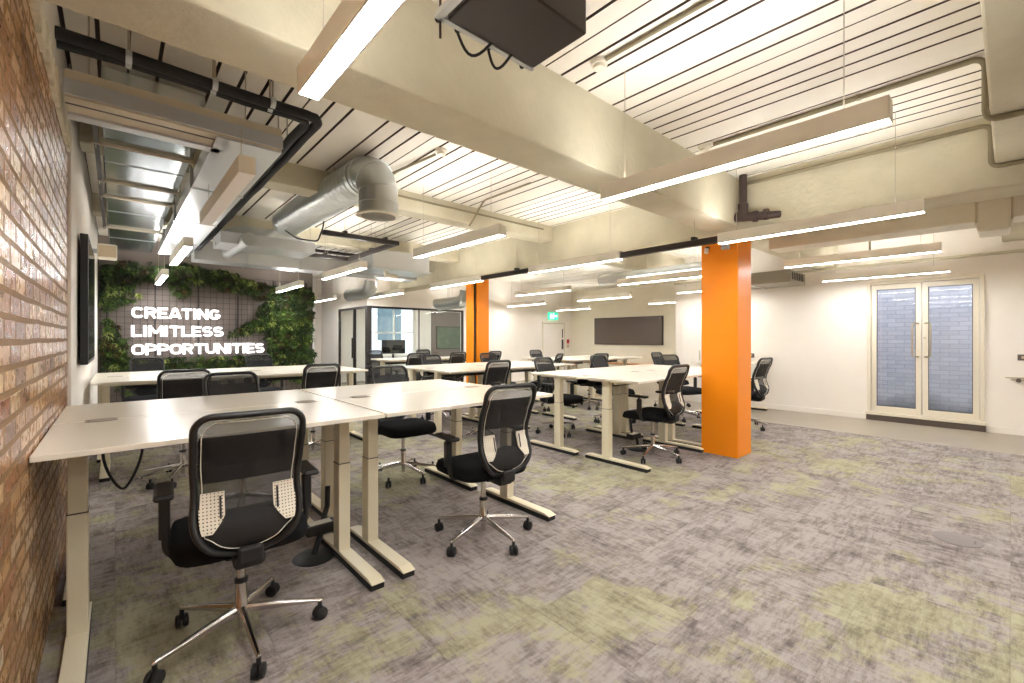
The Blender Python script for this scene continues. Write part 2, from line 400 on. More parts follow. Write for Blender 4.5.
LBL = {
 (0, 0): 'brilliant linear light at the top of the picture, nearest the camera', (0, 1): 'unlit linear light hanging below the pale steel duct at left',
 (0, 2): 'lit linear light behind the unlit one, before the plant wall', (0, 3): 'short-looking linear light right above the lit words on the plant wall',
 (1, 0): 'long lit linear light crossing the upper right, cut from its wires above it', (1, 1): 'lit linear light right of the hanging round duct outlet',
 (1, 2): 'linear light deep in the room below the black track frame', (1, 3): 'linear light in front of the right end of the plant wall',
 (2, 0): 'long linear light starting over the near orange column', (2, 1): 'linear light between two dark track pieces, left of the near column',
 (2, 2): 'linear light crossing in front of the far orange column', (2, 3): 'linear light beyond the far orange column, before the glass room',
 (3, 0): 'upper of the two linear lights in front of the glass doors wall', (3, 1): 'linear light just left of the near orange column top',
 (3, 2): 'linear light right of the far orange column, high above the exit sign', (3, 3): 'distant linear light in the fourth row, near the meeting room glass',
 (4, 0): 'lowest linear light, directly above the glazed double doors', (4, 1): 'small linear light just left of the near column, under its neighbour',
 (4, 2): 'linear light above the wide dark wall board', (4, 3): 'farthest linear light, on the white wall left of the exit door'}
ys = [(.36, 1.47), (2.96, 1.5), (5.55, 1.5), (8.15, 1.5)]
for i, x in enumerate(rows):
    for k, (y0, ln) in enumerate(ys):
        if k == 0: y0, ln = (.30, .33, .41, .48, .55)[i], 1.45
        if i == 0 and k: y0 = (.36, 2.78, 5.4, 8.1)[k]
        fixture(2.53 if (i, k) == (1, 1) else x, y0, ln, LBL[(i, k)], lit=not (i == 0 and k == 1), ztop=ZC+.02 if not (i == 0 and k) else (2.5 if k < 3 else ZC+.02))
for i, x in enumerate(rows):  # rows carried on behind the camera: unseen lamps added for even room light
    fixture(x, -2.3, 1.47, 'unseen linear light added behind the camera to even out the room light')
for x, y0 in ((5.9, 10.9), (8.0, 10.9)):
    fixture(x, y0, 1.4, 'linear light inside the %s half of the glass meeting room' % ('left' if x < 7 else 'right'))
for x, y0, lb in ((10.6, 5.0, 'extra linear light added to brighten the wall with the wide dark board'), (10.9, 8.6, 'extra linear light added to brighten the exit door wall')): fixture(x, y0, 1.4, lb)  # extra lamps outside the light grid, added to brighten the dim far walls
fixture(3.75, 10.3, 1.4, 'linear light in the passage behind the plant wall')
# dark track joining the third row of lights
for y0, y1, lb in ((1.835, 2.966, 'dark track between the light over the near column and the next one'), (4.465, 5.545, 'dark track meeting the far orange column')):
    t = empty('light_track', (4.32, y0, 2.215)); link('rail', B(-.03, .03, 0, y1-y0, 0, .06), M['track'], t, bev=.003)
    link('clamp', B(-.036, .036, .25, .29, .055, .09), M['black'], t); link('suspension_wire', T_([(0, .27, .09), (0, .27, .26 if y0 < 2 else .76)], .0025, 6), M['wire'], t)
    tag(t, lb, 'track')

# ------------------------------------------------------------------ chairs
def seat_bm():
    bm = bmesh.new(); W, D = .25, .245; N = 28; rows_ = []
    prof = [(.0, -.045, .55), (.25, -.05, .86), (.5, -.042, .96), (.85, -.02, 1.), (1., .0, .985), (.98, .018, .95), (.9, .027, .86), (.6, .03, .6), (.2, .026, .2)]
    def outline(t, s):
        c, s_ = math.cos(t), math.sin(t); e = .42
        return (W*s*math.copysign(abs(c)**e, c), D*s*math.copysign(abs(s_)**e, s_))
    for _, z, s in prof:
        ring = []
        for k in range(N):
            x, y = outline(2*PI*k/N, s)
            zz = z-(.03*max(0, (y-.12)/.125)**2 if z > -.03 else .012*max(0, (y-.1)/.12))+.010*(abs(x)/.25)**3*(1 if z > 0 else 0)
            ring.append(bm.verts.new((x, y, zz)))
        rows_.append(ring)
    for A, C in zip(rows_, rows_[1:]):
        for k in range(N): bm.faces.new((A[k], A[(k+1) % N], C[(k+1) % N], C[k]))
    bm.faces.new(rows_[0][::-1]); bm.faces.new(rows_[-1])
    bmesh.ops.translate(bm, verts=bm.verts, vec=(0, .03, .478)); return bm
BP = [(1.03, -.33), (.93, -.302), (.84, -.262), (.76, -.235), (.70, -.23), (.64, -.248), (.58, -.272), (.52, -.272), (.47, -.235), (.44, -.18)]
def back_y(z):
    if z >= BP[0][0]: return BP[0][1]
    for (z0, y0), (z1, y1) in zip(BP, BP[1:]):
        if z >= z1:
            t = (z0-z)/(z0-z1); t = t*t*(3-2*t)*.5+t*.5; return y0+(y1-y0)*t
    return BP[-1][1]
def back_halfwidth(z):      # outline of the backrest
    top, bot = 1.015, .465
    if z > top-.06: t = (z-(top-.06))/.06; return .122+.06*math.sqrt(max(0, 1-t*t))
    w = .182-.006*math.exp(-((z-.72)/.07)**2)
    if z < .66: t = (.66-z)/(.66-bot); w = .182*(1-t**2.8)**.5 if t < 1 else 0.
    return w
def back_outline(inset=0., n=64):
    right = []
    top, bot = 1.015-inset, .467+inset
    zs = [top-(top-bot)*(.5-.5*math.cos(PI*i/(n//2))) for i in range(n//2+1)]
    for z in zs:
        w = max(0, back_halfwidth(min(1.015, max(.466, z+(inset*.9 if z > .9 else (-inset*.9 if z < .55 else 0)))))-inset)
        right.append((w, z))
    if right[-1][0] > .001: right.append((0., bot))
    pts = [(0., top)]+right+[(-w, z) for w, z in reversed(right)]
    out = []
    for w, z in pts:
        if not out or (Vector((w, z))-Vector(out[-1])).length > .012: out.append((w, z))
    if (Vector(out[0])-Vector(out[-1])).length < .012: out.pop()
    return out
def curve_y(w, z): return back_y(z)+.018*(abs(w)/.22)**2
def sheet(za, zb, wf, off=0., th=.003, nz=14, nx=8):
    """curved panel between heights, half width by function wf(z) -> (w0, w1)"""
    bm = bmesh.new(); F = []; K = []
    for i in range(nz+1):
        z = za+(zb-za)*i/nz; a, b = wf(z); fr = []; bk = []
        for j in range(nx+1):
            w = a+(b-a)*j/nx; y_ = curve_y(w, z)+off
            fr.append(bm.verts.new((w, y_, z))); bk.append(bm.verts.new((w, y_-th, z)))
        F.append(fr); K.append(bk)
    for i in range(nz):
        for j in range(nx):
            bm.faces.new((F[i][j], F[i][j+1], F[i+1][j+1], F[i+1][j])); bm.faces.new((K[i][j], K[i+1][j], K[i+1][j+1], K[i][j+1]))
    for i in range(nz):
        bm.faces.new((F[i][0], F[i+1][0], K[i+1][0], K[i][0])); bm.faces.new((F[i][nx], K[i][nx], K[i+1][nx], F[i+1][nx]))
    for j in range(nx):
        bm.faces.new((F[0][j], K[0][j], K[0][j+1], F[0][j+1])); bm.faces.new((F[nz][j], F[nz][j+1], K[nz][j+1], K[nz][j]))
    return bm
def make_chair():
    c = empty('task_chair')
    # five star base
    bm = bmesh.new(); lathe(bm, [(.016, .045), (.017, .10), (.027, .105), (.028, .14), (.024, .148), (.022, .25)], n=20)
    link('hub', bm, M['chrome'], c, smooth='auto')
    for k in range(5):
        a = -PI/2+2*PI*k/5; d = Vector((math.cos(a), math.sin(a), 0)); s = Vector((-d.y, d.x, 0))
        bm = bmesh.new(); R = []
        for r, z, w, h in ((.02, .125, .015, .018), (.1, .117, .0135, .015), (.2, .104, .012, .011), (.315, .088, .010, .007), (.325, .085, .008, .005)):
            p = d*r+Vector((0, 0, z)); R.append([bm.verts.new(p+s*w*u+Vector((0, 0, h*v))) for u, v in ((-1, -1), (1, -1), (1, .3), (.5, 1), (-.5, 1), (-1, .3))])
        for A, C_ in zip(R, R[1:]):
            for q in range(6): bm.faces.new((A[q], A[(q+1) % 6], C_[(q+1) % 6], C_[q]))
        bm.faces.new(R[0][::-1]); bm.faces.new(R[-1]); link('base_spoke', bm, M['chrome'], c, bev=.002)
        q = d*.315; bm = bmesh.new(); e = a+1.1+k
        ax = Vector((math.cos(e), math.sin(e), 0))
        for sg in (-1, 1):
            p = q+Vector((0, 0, .028)); tube(bm, [p+ax*sg*.003, p+ax*sg*.007, p+ax*sg*.020, p+ax*sg*.024], [.022, .0275, .0275, .02], 16)
        tube(bm, [q+Vector((0, 0, .035)), q+Vector((0, 0, .085))], .009, 8)
        link('caster', bm, M['blackrub'], c, smooth='auto')
    link('gas_column', L_([(.0165, .25), (.0165, .43)], n=16), M['chrome'], c, smooth='auto')
    link('column_collar', L_([(.027, .243), (.027, .258), (.02, .262)], n=18), M['black'], c, smooth='auto')
    link('mechanism', Bs([(-.075, .075, -.16, .12, .405, .445), (-.05, .05, -.25, -.12, .40, .452)]), M['black'], c, bev=.012)
    link('seat', seat_bm(), M['fabric'], c, smooth=True)
    # backrest
    ol = back_outline(.0); bm = bmesh.new()
    tube(bm, [(w, curve_y(w, z)-.004, z) for w, z in ol], .015, 10, closed=True, flat=(.0125, .017), up=(0, 1, 0))
    fr = link('back_frame', bm, M['black'], c, smooth=True)
    ol = back_outline(.024); bm = bmesh.new()
    tube(bm, [(w, curve_y(w, z)-.010, z) for w, z in ol], .0015, 6, closed=True, up=(0, 1, 0))
    link('back_trim', bm, M['cream'], fr, smooth=True)
    wf = lambda z: (-max(.004, back_halfwidth(z)-.004), max(.004, back_halfwidth(z)-.004))
    link('back_mesh', sheet(.471, 1.01, wf, 0, .002, 30, 10), M['mesh'], c, smooth='auto')
    hw = lambda z: max(.01, back_halfwidth(z)-.018)
    link('back_panel', sheet(.748, .935, lambda z: (-hw(z), hw(z)), .012, .002, 12, 8), M['meshdense'], c, smooth='auto')
    dome = lambda z: hw(z)*math.sqrt(max(.003, 1-((z-.49)/.15)**2))
    link('lumbar_pad', sheet(.49, .6395, lambda z: (-dome(z), dome(z)), .012, .002, 16, 8), M['meshdense'], c, smooth='auto')
    for sg in (-1, 1):
        def pf(z):
            h = back_halfwidth(z)-.018; t = max(0., (.635-z)/.085)
            inner = .082+(h-.082)*min(1, t)**1.4*.9
            return (sg*inner, sg*h)
        pl = link('lumbar_plate', sheet(.575, .718, pf, -.012, .004, 12, 6), M['perf'], c, smooth='auto')
        link('lumbar_handle', T_([(sg*.096, curve_y(.1, .7)-.026, .705), (sg*.096, curve_y(.1, .64)-.028, .625)], .0035, 8), M['black'], pl)
    bm = bmesh.new(); box(bm, -.055, .055, -.27, -.14, .415, .455); box(bm, -.045, .045, -.288, -.262, .43, .50)
    link('back_bracket', bm, M['blackrub'], c, bev=.012)
    for sg in (-1, 1):
        a = T_(bend([(sg*.12, -.02, .425), (sg*.258, -.02, .43), (sg*.266, 0., .68)], .05), .0135, 10, flat=None)
        ar = link('armrest', a, M['black'], c, smooth='auto')
        bm = bmesh.new(); box(bm, sg*.266-.033, sg*.266+.033, -.10, .12, .672, .698)
        pad = link('arm_pad', bm, M['black'], ar, bev=.012)
        link('arm_sleeve', B(sg*.264-.019, sg*.264+.019, -.024, .022, .5, .66), M['black'], ar, bev=.008)
    return c
CH = make_chair()
chairs = [  # x, y, azimuth (deg from +Y towards +X), label
 (.41, 2.23, 4, 'large black mesh task chair in the left foreground, back to the camera'),
 (1.80, 2.30, 4, 'black mesh task chair at the right end of the front desks'),
 (2.02, 3.80, 182, 'black task chair facing the camera behind the right front desks, seat showing below'),
 (.72, 3.86, 176, 'task chair whose rounded top just shows above the left front desks'),
 (.47, 5.12, 2, 'black task chair at the left of the second bench, back to the camera'),
 (1.66, 5.22, 0, 'black task chair in front of the second bench, right of the lit words'),
 (.34, 7.85, 180, 'task chair half hidden behind the second bench under the word on the left'),
 (1.75, 7.85, 180, 'task chair half hidden behind the second bench below the end of the words'),
 (3.58, 4.55, 2, 'black mesh chair in front of the middle bench, just below the far orange column'),
 (4.2, 7.62, 5, 'black chair at the far left bench before the glass room'),
 (5.1, 7.62, 0, 'black chair just left of the far orange column'),
 (6.02, 7.62, -4, 'black chair just right of the far orange column'),
 (3.92, 6.12, 180, 'brown-looking chair back behind the left of the middle bench'),
 (5.15, 6.12, 178, 'low chair back behind the right of the middle bench'),
 (4.35, 9.22, 180, 'chair in front of the glass room beside its corner post'),
 (5.6, 9.22, 180, 'chair in front of the glass room, right of the far window'),
 (5.88, 5.72, -25, 'black chair at the right end of the middle bench turned to the left'),
 (6.62, 5.25, 8, 'dark framed chair below the exit door, left of the wide board'),
 (7.3, 7.05, 180, 'small far chair left of the exit door'),
 (4.56, 4.12, 178, 'chair facing the camera behind the left of the right hand bench'),
 (5.8, 4.12, 182, 'chair top showing behind the right hand bench below the wide board'),
 (4.38, 2.6, 1, 'black mesh chair in front of the right hand bench, left of the near column'),
 (6.78, 3.5, 200, 'black chair partly hidden behind the one left of the near column'),
 (7.9, 4.3, 180, 'far chair against the white wall, just left of the near column'),
 (6.85, 2.6, 6, 'black mesh chair standing alone right of the near orange column')]
BASE = {0: 0., 1: math.radians(-3), 21: math.radians(-5)}
for k, (x, y, az, lb) in enumerate(chairs):
    o = CH if k == 0 else copy_tree(CH)
    o.location = (x, y, 0); o.rotation_euler = (0, 0, -math.radians(az))
    tag(o, lb, 'chair', 'black mesh task chairs')
    for ch in o.children:
        if ch.name.split('.')[0] in ('base_spoke', 'caster'): ch.rotation_euler = (0, 0, math.radians(az)+BASE.get(k, random.uniform(-.6, .6)))

# ------------------------------------------------------------------ desks
def make_desk(W, D, H, front=True):
    """sit-stand desk; origin at its user-side left floor corner, depth along +y"""
    d = empty('desk')
    bm = bmesh.new(); box(bm, 0, W, 0, D, H-.022, H)
    top = link('tabletop', bm, M['desk'], d, bev=.003)
    gx = W/2; gy = D-.14
    link('frame_beam', Bs([(.1, W-.1, D*.42, D*.42+.04, H-.065, H-.023), (.1, W-.1, D*.62, D*.62+.04, H-.065, H-.023), (.09, .15, .12, D-.08, H-.045, H-.023), (W-.15, W-.09, .12, D-.08, H-.045, H-.023)]), M['deskleg'], d, bev=.003)
    link('cable_tray', Bs([(.25, W-.25, D-.2, D-.06, H-.12, H-.112), (.25, W-.25, D-.2, D-.194, H-.12, H-.06), (.25, W-.25, D-.066, D-.06, H-.12, H-.06)]), M['black'], d)
    for x in (.10, W-.065):
        lg = link('leg', Bs([(x-.034, x+.034, D*.58-.045, D*.58+.045, .045, .56)]), M['deskleg'], d, bev=.005)
        link('inner_column', B(x-.0315, x+.0315, D*.58-.042, D*.58+.042, .56, H-.022), M['deskleg'], lg, bev=.004)
        link('leg_joint', B(x-.0345, x+.0345, D*.58-.0455, D*.58+.0455, .557, .5605), M['dark'], lg)
        bm = bmesh.new(); pts = [(.0, .034), (.0, .038), (.05, .052), (D-.075, .052), (D-.025, .038), (D-.025, .034)]
        A = [bm.verts.new((x-.036, -.06+p[0]*(D+.04)/D, p[1])) for p in pts]; C_ = [bm.verts.new((x+.036, -.06+p[0]*(D+.04)/D, p[1])) for p in pts]
        for i in range(6): bm.faces.new((A[i], A[(i+1) % 6], C_[(i+1) % 6], C_[i]))
        bm.faces.new(A[::-1]); bm.faces.new(C_)
        ft = link('foot', bm, M['deskleg'], d, bev=.003)
        link('foot_base', Bs([(x-.0375, x+.0375, -.05, D-.055, 0, .034)]), M['blackrub'], ft, bev=.004)
    return d
def oval(bm, cx, cy, z, a, b, n=24):
    R = [[bm.verts.new((cx+a*s*math.cos(2*PI*k/n), cy+b*s*math.sin(2*PI*k/n), zz)) for k in range(n)] for s, zz in ((1, z-.004), (1, z+.0015), (.8, z+.003))]
    for A, C_ in zip(R, R[1:]):
        for k in range(n): bm.faces.new((A[k], A[(k+1) % n], C_[(k+1) % n], C_[k]))
    bm.faces.new(R[0][::-1]); bm.faces.new(R[-1])
def bench(x0, y0, units, H, names, D=.755, W=1.295, rows2=True, group='desks'):
    """back-to-back desks; names[(row, col)] -> label"""
    proto = make_desk(W, D, H); first = True
    for r in range(2 if rows2 else 1):
        for c in range(units):
            o = proto if first else copy_tree(proto); first = False
            if r == 0: o.location = (x0+c*(W+.012), y0, 0)
            else: o.location = (x0+c*(W+.012)+W, y0+2*D+.012, 0); o.rotation_euler = (0, 0, PI)
            tag(o, names[r][c], 'desk', group)
            if r == 0 or True:
                for sx in ((.17, W-.17) if r == 0 else ()):
                    bm = bmesh.new(); oval(bm, sx, D+.03, H, .062, .03); link('cable_grommet', bm, M['grommet'], o)
bench(-.218, 2.225, 2, .895, [['white desk nearest the camera, its left end against the brick wall', 'white desk at the right front of the nearest bench, chair drawn up'],
      ['white desk behind the nearest one, against the brick wall', 'white desk at the rear right of the nearest bench']], group='white desks of the nearest bench')
bench(-.17, 5.5, 2, .895, [['front left desk of the second bench, below the lit words', 'front right desk of the second bench, below the lit words'],
      ['rear left desk of the second bench, nearest the plants', 'rear right desk of the second bench, nearest the plants']], group='white desks of the bench by the plant wall')
bench(3.08, 4.63, 2, .885, [['front left desk of the middle bench before the far orange column', 'front right desk of the middle bench before the far orange column'],
      ['rear left desk of the middle bench', 'rear right desk of the middle bench']], D=.7, W=1.2, group='white desks of the middle bench')
bench(3.75, 2.38, 2, .88, [['front left desk of the bench beside the near orange column', 'front right desk of that bench, running behind the near orange column'],
      ['rear left desk of the bench beside the near column', 'rear right desk of the bench beside the near column']], group='white desks of the bench beside the near column')
bench(3.88, 7.9, 2, .88, [['left desk of the far bench before the glass meeting room', 'right desk of the far bench, behind the far orange column']], D=.75, rows2=False, group='white desks before the glass room')
bench(6.38, 5.5, 2, .88, [['front left desk of the far right bench under the exit sign side', 'front right desk of the far right bench below the wide board'],
      ['rear left desk of the far right bench', 'rear right desk of the far right bench']], D=.68, W=1.2, group='white desks of the far right bench')
bench(7.45, 2.95, 1, .88, [['white desk tucked behind the near orange column by the white wall']], D=.75, W=1.3, rows2=False, group='white desk by the right wall')

# cable spines under the desks
def spine(x, y, label):
    c = empty('cable_spine', (x, y, 0))
    link('base', L_([(.115, 0), (.118, .004), (.10, .014), (.02, .018)], n=32), M['black'], c, smooth='auto')
    link('spine', T_([(0, 0, .016), (.02, .01, .06), (.05, .04, .1), (.07, .09, .13), (.10, .14, .15), (.14, .18, .22), (.15, .2, .34)], .016, 8), M['blackrub'], c, smooth='auto')
    link('socket_block', B(-.02, .16, .05, .14, .10, .16), M['black'], c, bev=.006); link('socket_face', B(.0, .13, .065, .125, .16, .163), M['cream'], c)
    return tag(c, label, 'cable spine')
spine(.88, 2.75, 'black cable spine with a disc foot under the nearest desks')
spine(4.55, 2.9, 'black cable spine with a disc foot under the bench by the near column')
tag(link('hanging_cable', T_([(.03-.075*math.cos(PI*t)+.02*math.sin(2*PI*t), 2.8+.06*t, .8-.22*math.sin(PI*t)**.6) for t in [i/24 for i in range(25)]], .006, 8), M['black'], smooth='auto'), 'loop of black cable hanging under the left end of the nearest desk', 'cable')

# floor outlets
for x, y, lb in ((4.06, .23, 'round grey outlet cover in the carpet nearest the camera'), (7.02, .34, 'round grey outlet cover near the edge of the carpet')):
    f = empty('floor_outlet', (x, y, 0)); link('cover', L_([(.12, 0), (.12, .003), (.112, .005)], n=40), M['disc'], f, smooth='auto')
    link('lid_slot', B(-.03, .03, -.085, -.075, .0045, .0058), M['stonestep'], f); tag(f, lb, 'floor outlet', 'floor outlets')

# ------------------------------------------------------------------ glazed double doors
d = empty('door_1', (9.0, DY0, 0)); struct(d, 'cream framed glazed double doors'); DW = DY1-DY0
link('door_frame', Bs([(-.03, .1, 0, .045, DZ0, DZ1), (-.03, .1, DW-.045, DW, DZ0, DZ1), (-.03, .1, .045, DW-.045, DZ1-.05, DZ1)]), M['alu'], d, bev=.004)
link('door_sill', B(-.06, .16, -.02, DW+.02, DZ0-.045, DZ0), M['alu'], d, bev=.006)
link('door_step', B(-.04, .02, -.01, DW+.01, 0, DZ0-.045), M['stonestep'], d)
mid = DW/2
for a, b, hy in ((.05, mid-.004, mid-.05), (mid+.004, DW-.05, mid+.05)):
    z0, z1 = DZ0+.005, DZ1-.055; s_ = .065
    lf = link('door_leaf', Bs([(.0, .05, a, a+s_, z0, z1), (.0, .05, b-s_, b, z0, z1), (.0, .05, a+s_, b-s_, z0, z0+.09), (.0, .05, a+s_, b-s_, z1-.075, z1)]), M['alu'], d, bev=.003)
    link('glass_pane', B(.02, .03, a+s_, b-s_, z0+.09, z1-.075), M['glass'], lf)
    link('gasket', Bs([(.012, .02, a+s_, a+s_+.008, z0+.09, z1-.075), (.012, .02, b-s_-.008, b-s_, z0+.09, z1-.075), (.012, .02, a+s_, b-s_, z0+.09, z0+.098), (.012, .02, a+s_, b-s_, z1-.083, z1-.075)]), M['dark'], lf)
    sg = -1 if hy < mid else 1
    link('door_handle', T_(bend([(0, hy-sg*.015, 1.02), (-.07, hy+sg*.05, 1.02), (-.07, hy+sg*.05, 1.52), (0, hy-sg*.015, 1.52)], .035), .012, 10), M['steel'], lf, smooth='auto')
link('lock', T_([(-.006, mid-.03, 1.3), (.0, mid-.03, 1.3)], .014, 12), M['steel'], d)
# lightwell outside
struct(link('wall_lightwell', Bs([(10.5, 10.7, -2.5, 4.4, -.6, 5.)]), M['outbrick']))
struct(link('floor_lightwell', B(9.2, 10.5, -2.5, 4.4, -.6, -.02), M['stonestep']))
tag(link('litter', Bs([(9.95, 10.02, .42, .5, -.02, .01), (10.0, 10.06, .5, .53, -.02, .0)]), M['cream'], bev=.004), 'small white scrap on the ground outside the glazed doors', 'litter')

# ------------------------------------------------------------------ exit door, sign, wall board and far details
d = empty('door_2', (10.97, 10.7, 0)); struct(d, 'white exit door')
link('door_frame', Bs([(-.05, 0, -.03, 0, 0, 1.86), (1.08, 1.13, -.03, 0, 0, 1.86), (-.05, 1.13, -.03, 0, 1.81, 1.86)]), M['wall_far'], d, bev=.004)
link('door_leaf', B(.005, 1.075, -.022, 0, .0, 1.80), M['wall'], d, bev=.004)
link('door_gap', Bs([(0, .006, -.024, -.001, 0, 1.81), (1.074, 1.08, -.024, -.001, 0, 1.81), (0, 1.08, -.024, -.001, 1.80, 1.81)]), M['stonestep'], d)
link('door_handle', Bs([(.93, 1.0, -.05, -.022, .9, 1.25), (.95, .97, -.05, -.022, 1.3, 1.62)]), M['dark'], d, bev=.004)
s = empty('exit_sign', (11.22, 10.66, 1.94))
link('sign_panel', B(0, .47, 0, .035, 0, .25), M['signgreen'], s, bev=.004)
link('running_figure', Bs([(.10, .13, -.004, 0, .19, .22), (.09, .14, -.004, 0, .11, .18), (.05, .09, -.004, 0, .14, .16), (.14, .18, -.004, 0, .12, .14), (.06, .1, -.004, 0, .04, .1), (.12, .17, -.004, 0, .07, .11), (.15, .17, -.004, 0, .03, .08)]), M['white_e'], s)
bm = Bs([(.28, .38, -.004, 0, .11, .14)]); vs = [bm.verts.new(p) for p in ((.37, -.004, .06), (.37, -.004, .19), (.43, -.004, .125))]; bm.faces.new(vs)
link('arrow', bm, M['white_e'], s); link('door_symbol', B(.21, .26, -.004, 0, .03, .22), M['white_e'], s)
tag(s, 'green and white illuminated exit sign above the far white door', 'exit sign')
c = empty('fire_call_point', (12.2, 10.68, .95)); link('housing', B(0, .12, 0, .02, .15, .3), M['red'], c, bev=.004); link('notice', B(0, .12, .01, .02, 0, .12), M['paper'], c)
tag(c, 'red fire call point with a notice below, right of the far white door', 'call point')
c = empty('door_entry_reader', (10.2, 10.68, 1.05)); link('body', B(0, .12, 0, .02, 0, .08), M['stonestep'], c, bev=.004); link('face', B(.02, .06, -.004, 0, .02, .06), M['cream'], c)
tag(c, 'small grey wall switch left of the far white door', 'switch')
b = empty('wall_board', (12.46, 7.08, 1.1))
link('frame', Bs([(-.02, .04, -.02, 2.56, -.02, .0), (-.02, .04, -.02, 2.56, .86, .88), (-.02, .04, -.02, 0, 0, .86), (-.02, .04, 2.54, 2.56, 0, .86)]), M['dark'], b)
link('glass_face', B(-.012, .04, 0, 2.54, 0, .86), M['board'], b)
tag(b, 'wide smoky dark board on the far beige wall', 'wall board')
b = empty('bench_seat', (12.05, 5.6, 0)); link('top', B(0, .45, 0, 4.2, .45, .5), M['wood'], b, bev=.005); link('front_panel', B(.04, .45, .02, 4.18, 0, .45), M['wall_far'], b)
tag(b, 'long low bench with an oak top against the wall below the board', 'bench')
# tall white cupboard against the right wall, seen left of the column
b = empty('cupboard', (8.86, 3.72, 0)); link('body', B(0, .135, 0, .86, 0, 1.72), M['wall'], b, bev=.004)
for k in (0, 1):
    dd = link('cupboard_door', B(-.012, 0, .01+k*.425, .425+k*.425, .05, 1.70), M['wall'], b, bev=.003)
    link('handle', B(-.03, -.012, .37+k*.1, .385+k*.1, .85, 1.05), M['steel'], dd)
tag(b, 'tall white cupboard against the white wall behind the near orange column', 'cupboard')
# sockets, coat rail
for x, y, z, lb in ((8.988, -.17, 1.0, 'bronze switch plate on the wall right of the glazed doors'), (8.988, 3.22, .93, 'dark switch plate low on the white wall right of the near column')):
    f = empty('wall_switch', (x, y, z)); link('plate', B(0, .012, 0, .11, 0, .08), M['stonestep'], f, bev=.003); link('rocker', B(-.005, 0, .035, .075, .025, .06), M['paper'], f); tag(f, lb, 'switch')
f = empty('touch_bar', (8.99, -.55, .75)); link('rail', T_([(-.05, 0, .02), (-.05, .6, .02)], .009, 8), M['steel'], f); link('pivot', T_([(0, .48, -.015), (-.07, .48, -.015)], .025, 14), M['stonestep'], f)
link('wall_plate', B(0, .01, .1, .55, -.02, .0), M['steel'], f); tag(f, 'short metal rail on the wall at the right edge of the picture', 'rail')

# ------------------------------------------------------------------ glass meeting room
gr = empty('glass_partition', (4.4, YF, 0)); HG = 2.05
def post(x, y, w=.05): return link('post', B(x-w/2, x+w/2, y-w/2, y+w/2, 0, HG), M['dark'], gr)
post(0, 0, .11); post(2.66, 0, .05); post(0, .8, .06); post(0, 1.78, .05); post(1.33, 0, .02)
link('head_rail', Bs([(0, 2.66, -.025, .025, HG-.05, HG), (-.025, .025, 0, 1.8, HG-.05, HG)]), M['dark'], gr)
link('floor_rail', Bs([(0, 2.66, -.02, .02, 0, .04), (-.02, .02, 0, 1.8, 0, .04)]), M['dark'], gr)
link('front_glass', B(.06, 2.63, -.005, .005, .04, HG-.05), M['glass'], gr); link('side_glass', B(-.005, .005, .06, 1.75, .04, HG-.05), M['glass'], gr)
link('door_pull', B(-.05, -.02, .84, .87, .8, 1.3), M['black'], gr)
tag(gr, 'dark framed glass partition around the far meeting room', 'partition')
struct(link('wall_over_glass', Bs([(4.36, 7.08, YF-.04, YF+.08, HG, ZC), (4.36, 4.46, YF+.08, 13, HG, ZC), (4.36, 4.46, YF+1.8, 13, 0, HG)]), M['wall']))
# meeting room contents
t = empty('meeting_table', (6.3, 11.4, 0)); link('tabletop', B(-.9, .9, -.45, .45, .72, .745), M['desk'], t, bev=.003)
for a in (-.8, .8): link('leg', B(a-.03, a+.03, -.35, .35, 0, .72), M['deskleg'], t)
tag(t, 'white table inside the glass meeting room', 'table')
t = empty('monitor', (5.75, 11.35, .745)); link('screen', B(-.35, .35, 0, .03, .12, .5), M['screen'], t, bev=.004); link('stand', B(-.03, .03, .03, .06, 0, .2), M['black'], t); link('foot', B(-.12, .12, -.06, .1, 0, .012), M['black'], t)
tag(t, 'black monitor on the table inside the glass meeting room', 'monitor')
a = empty('picture', (8.15, 12.94, .95)); link('canvas', B(0, .95, 0, .03, 0, .72), M['artgreen'], a); link('frame', Bs([(-.03, 0, -.01, .04, -.03, .75), (.95, .98, -.01, .04, -.03, .75), (0, .95, -.01, .04, .72, .75), (0, .95, -.01, .04, -.03, 0)]), M['dark'], a)
tag(a, 'dark green picture on the grey panel inside the meeting room', 'picture')
struct(link('wall_panel_grey', B(7.95, 9.3, 12.97, 13.0, 0, 2.2), M['greywall']))
# street facade outside the windows
f = empty('building', (3., 20, -3)); link('wall', B(0, 14, 0, 1, 0, 14), M['facade'], f)
for i in range(7):
    for k in range(4):
        link('window', B(.6+i*1.9, 1.8+i*1.9, -.05, .02, 1.2+k*3, 2.9+k*3), M['facadewin'], f)
tag(f, 'pale building across the street seen through the meeting room window', 'building')
struct(link('ground', B(-10, 30, 13.2, 40, -3.2, -3.0), M['stonestep']))

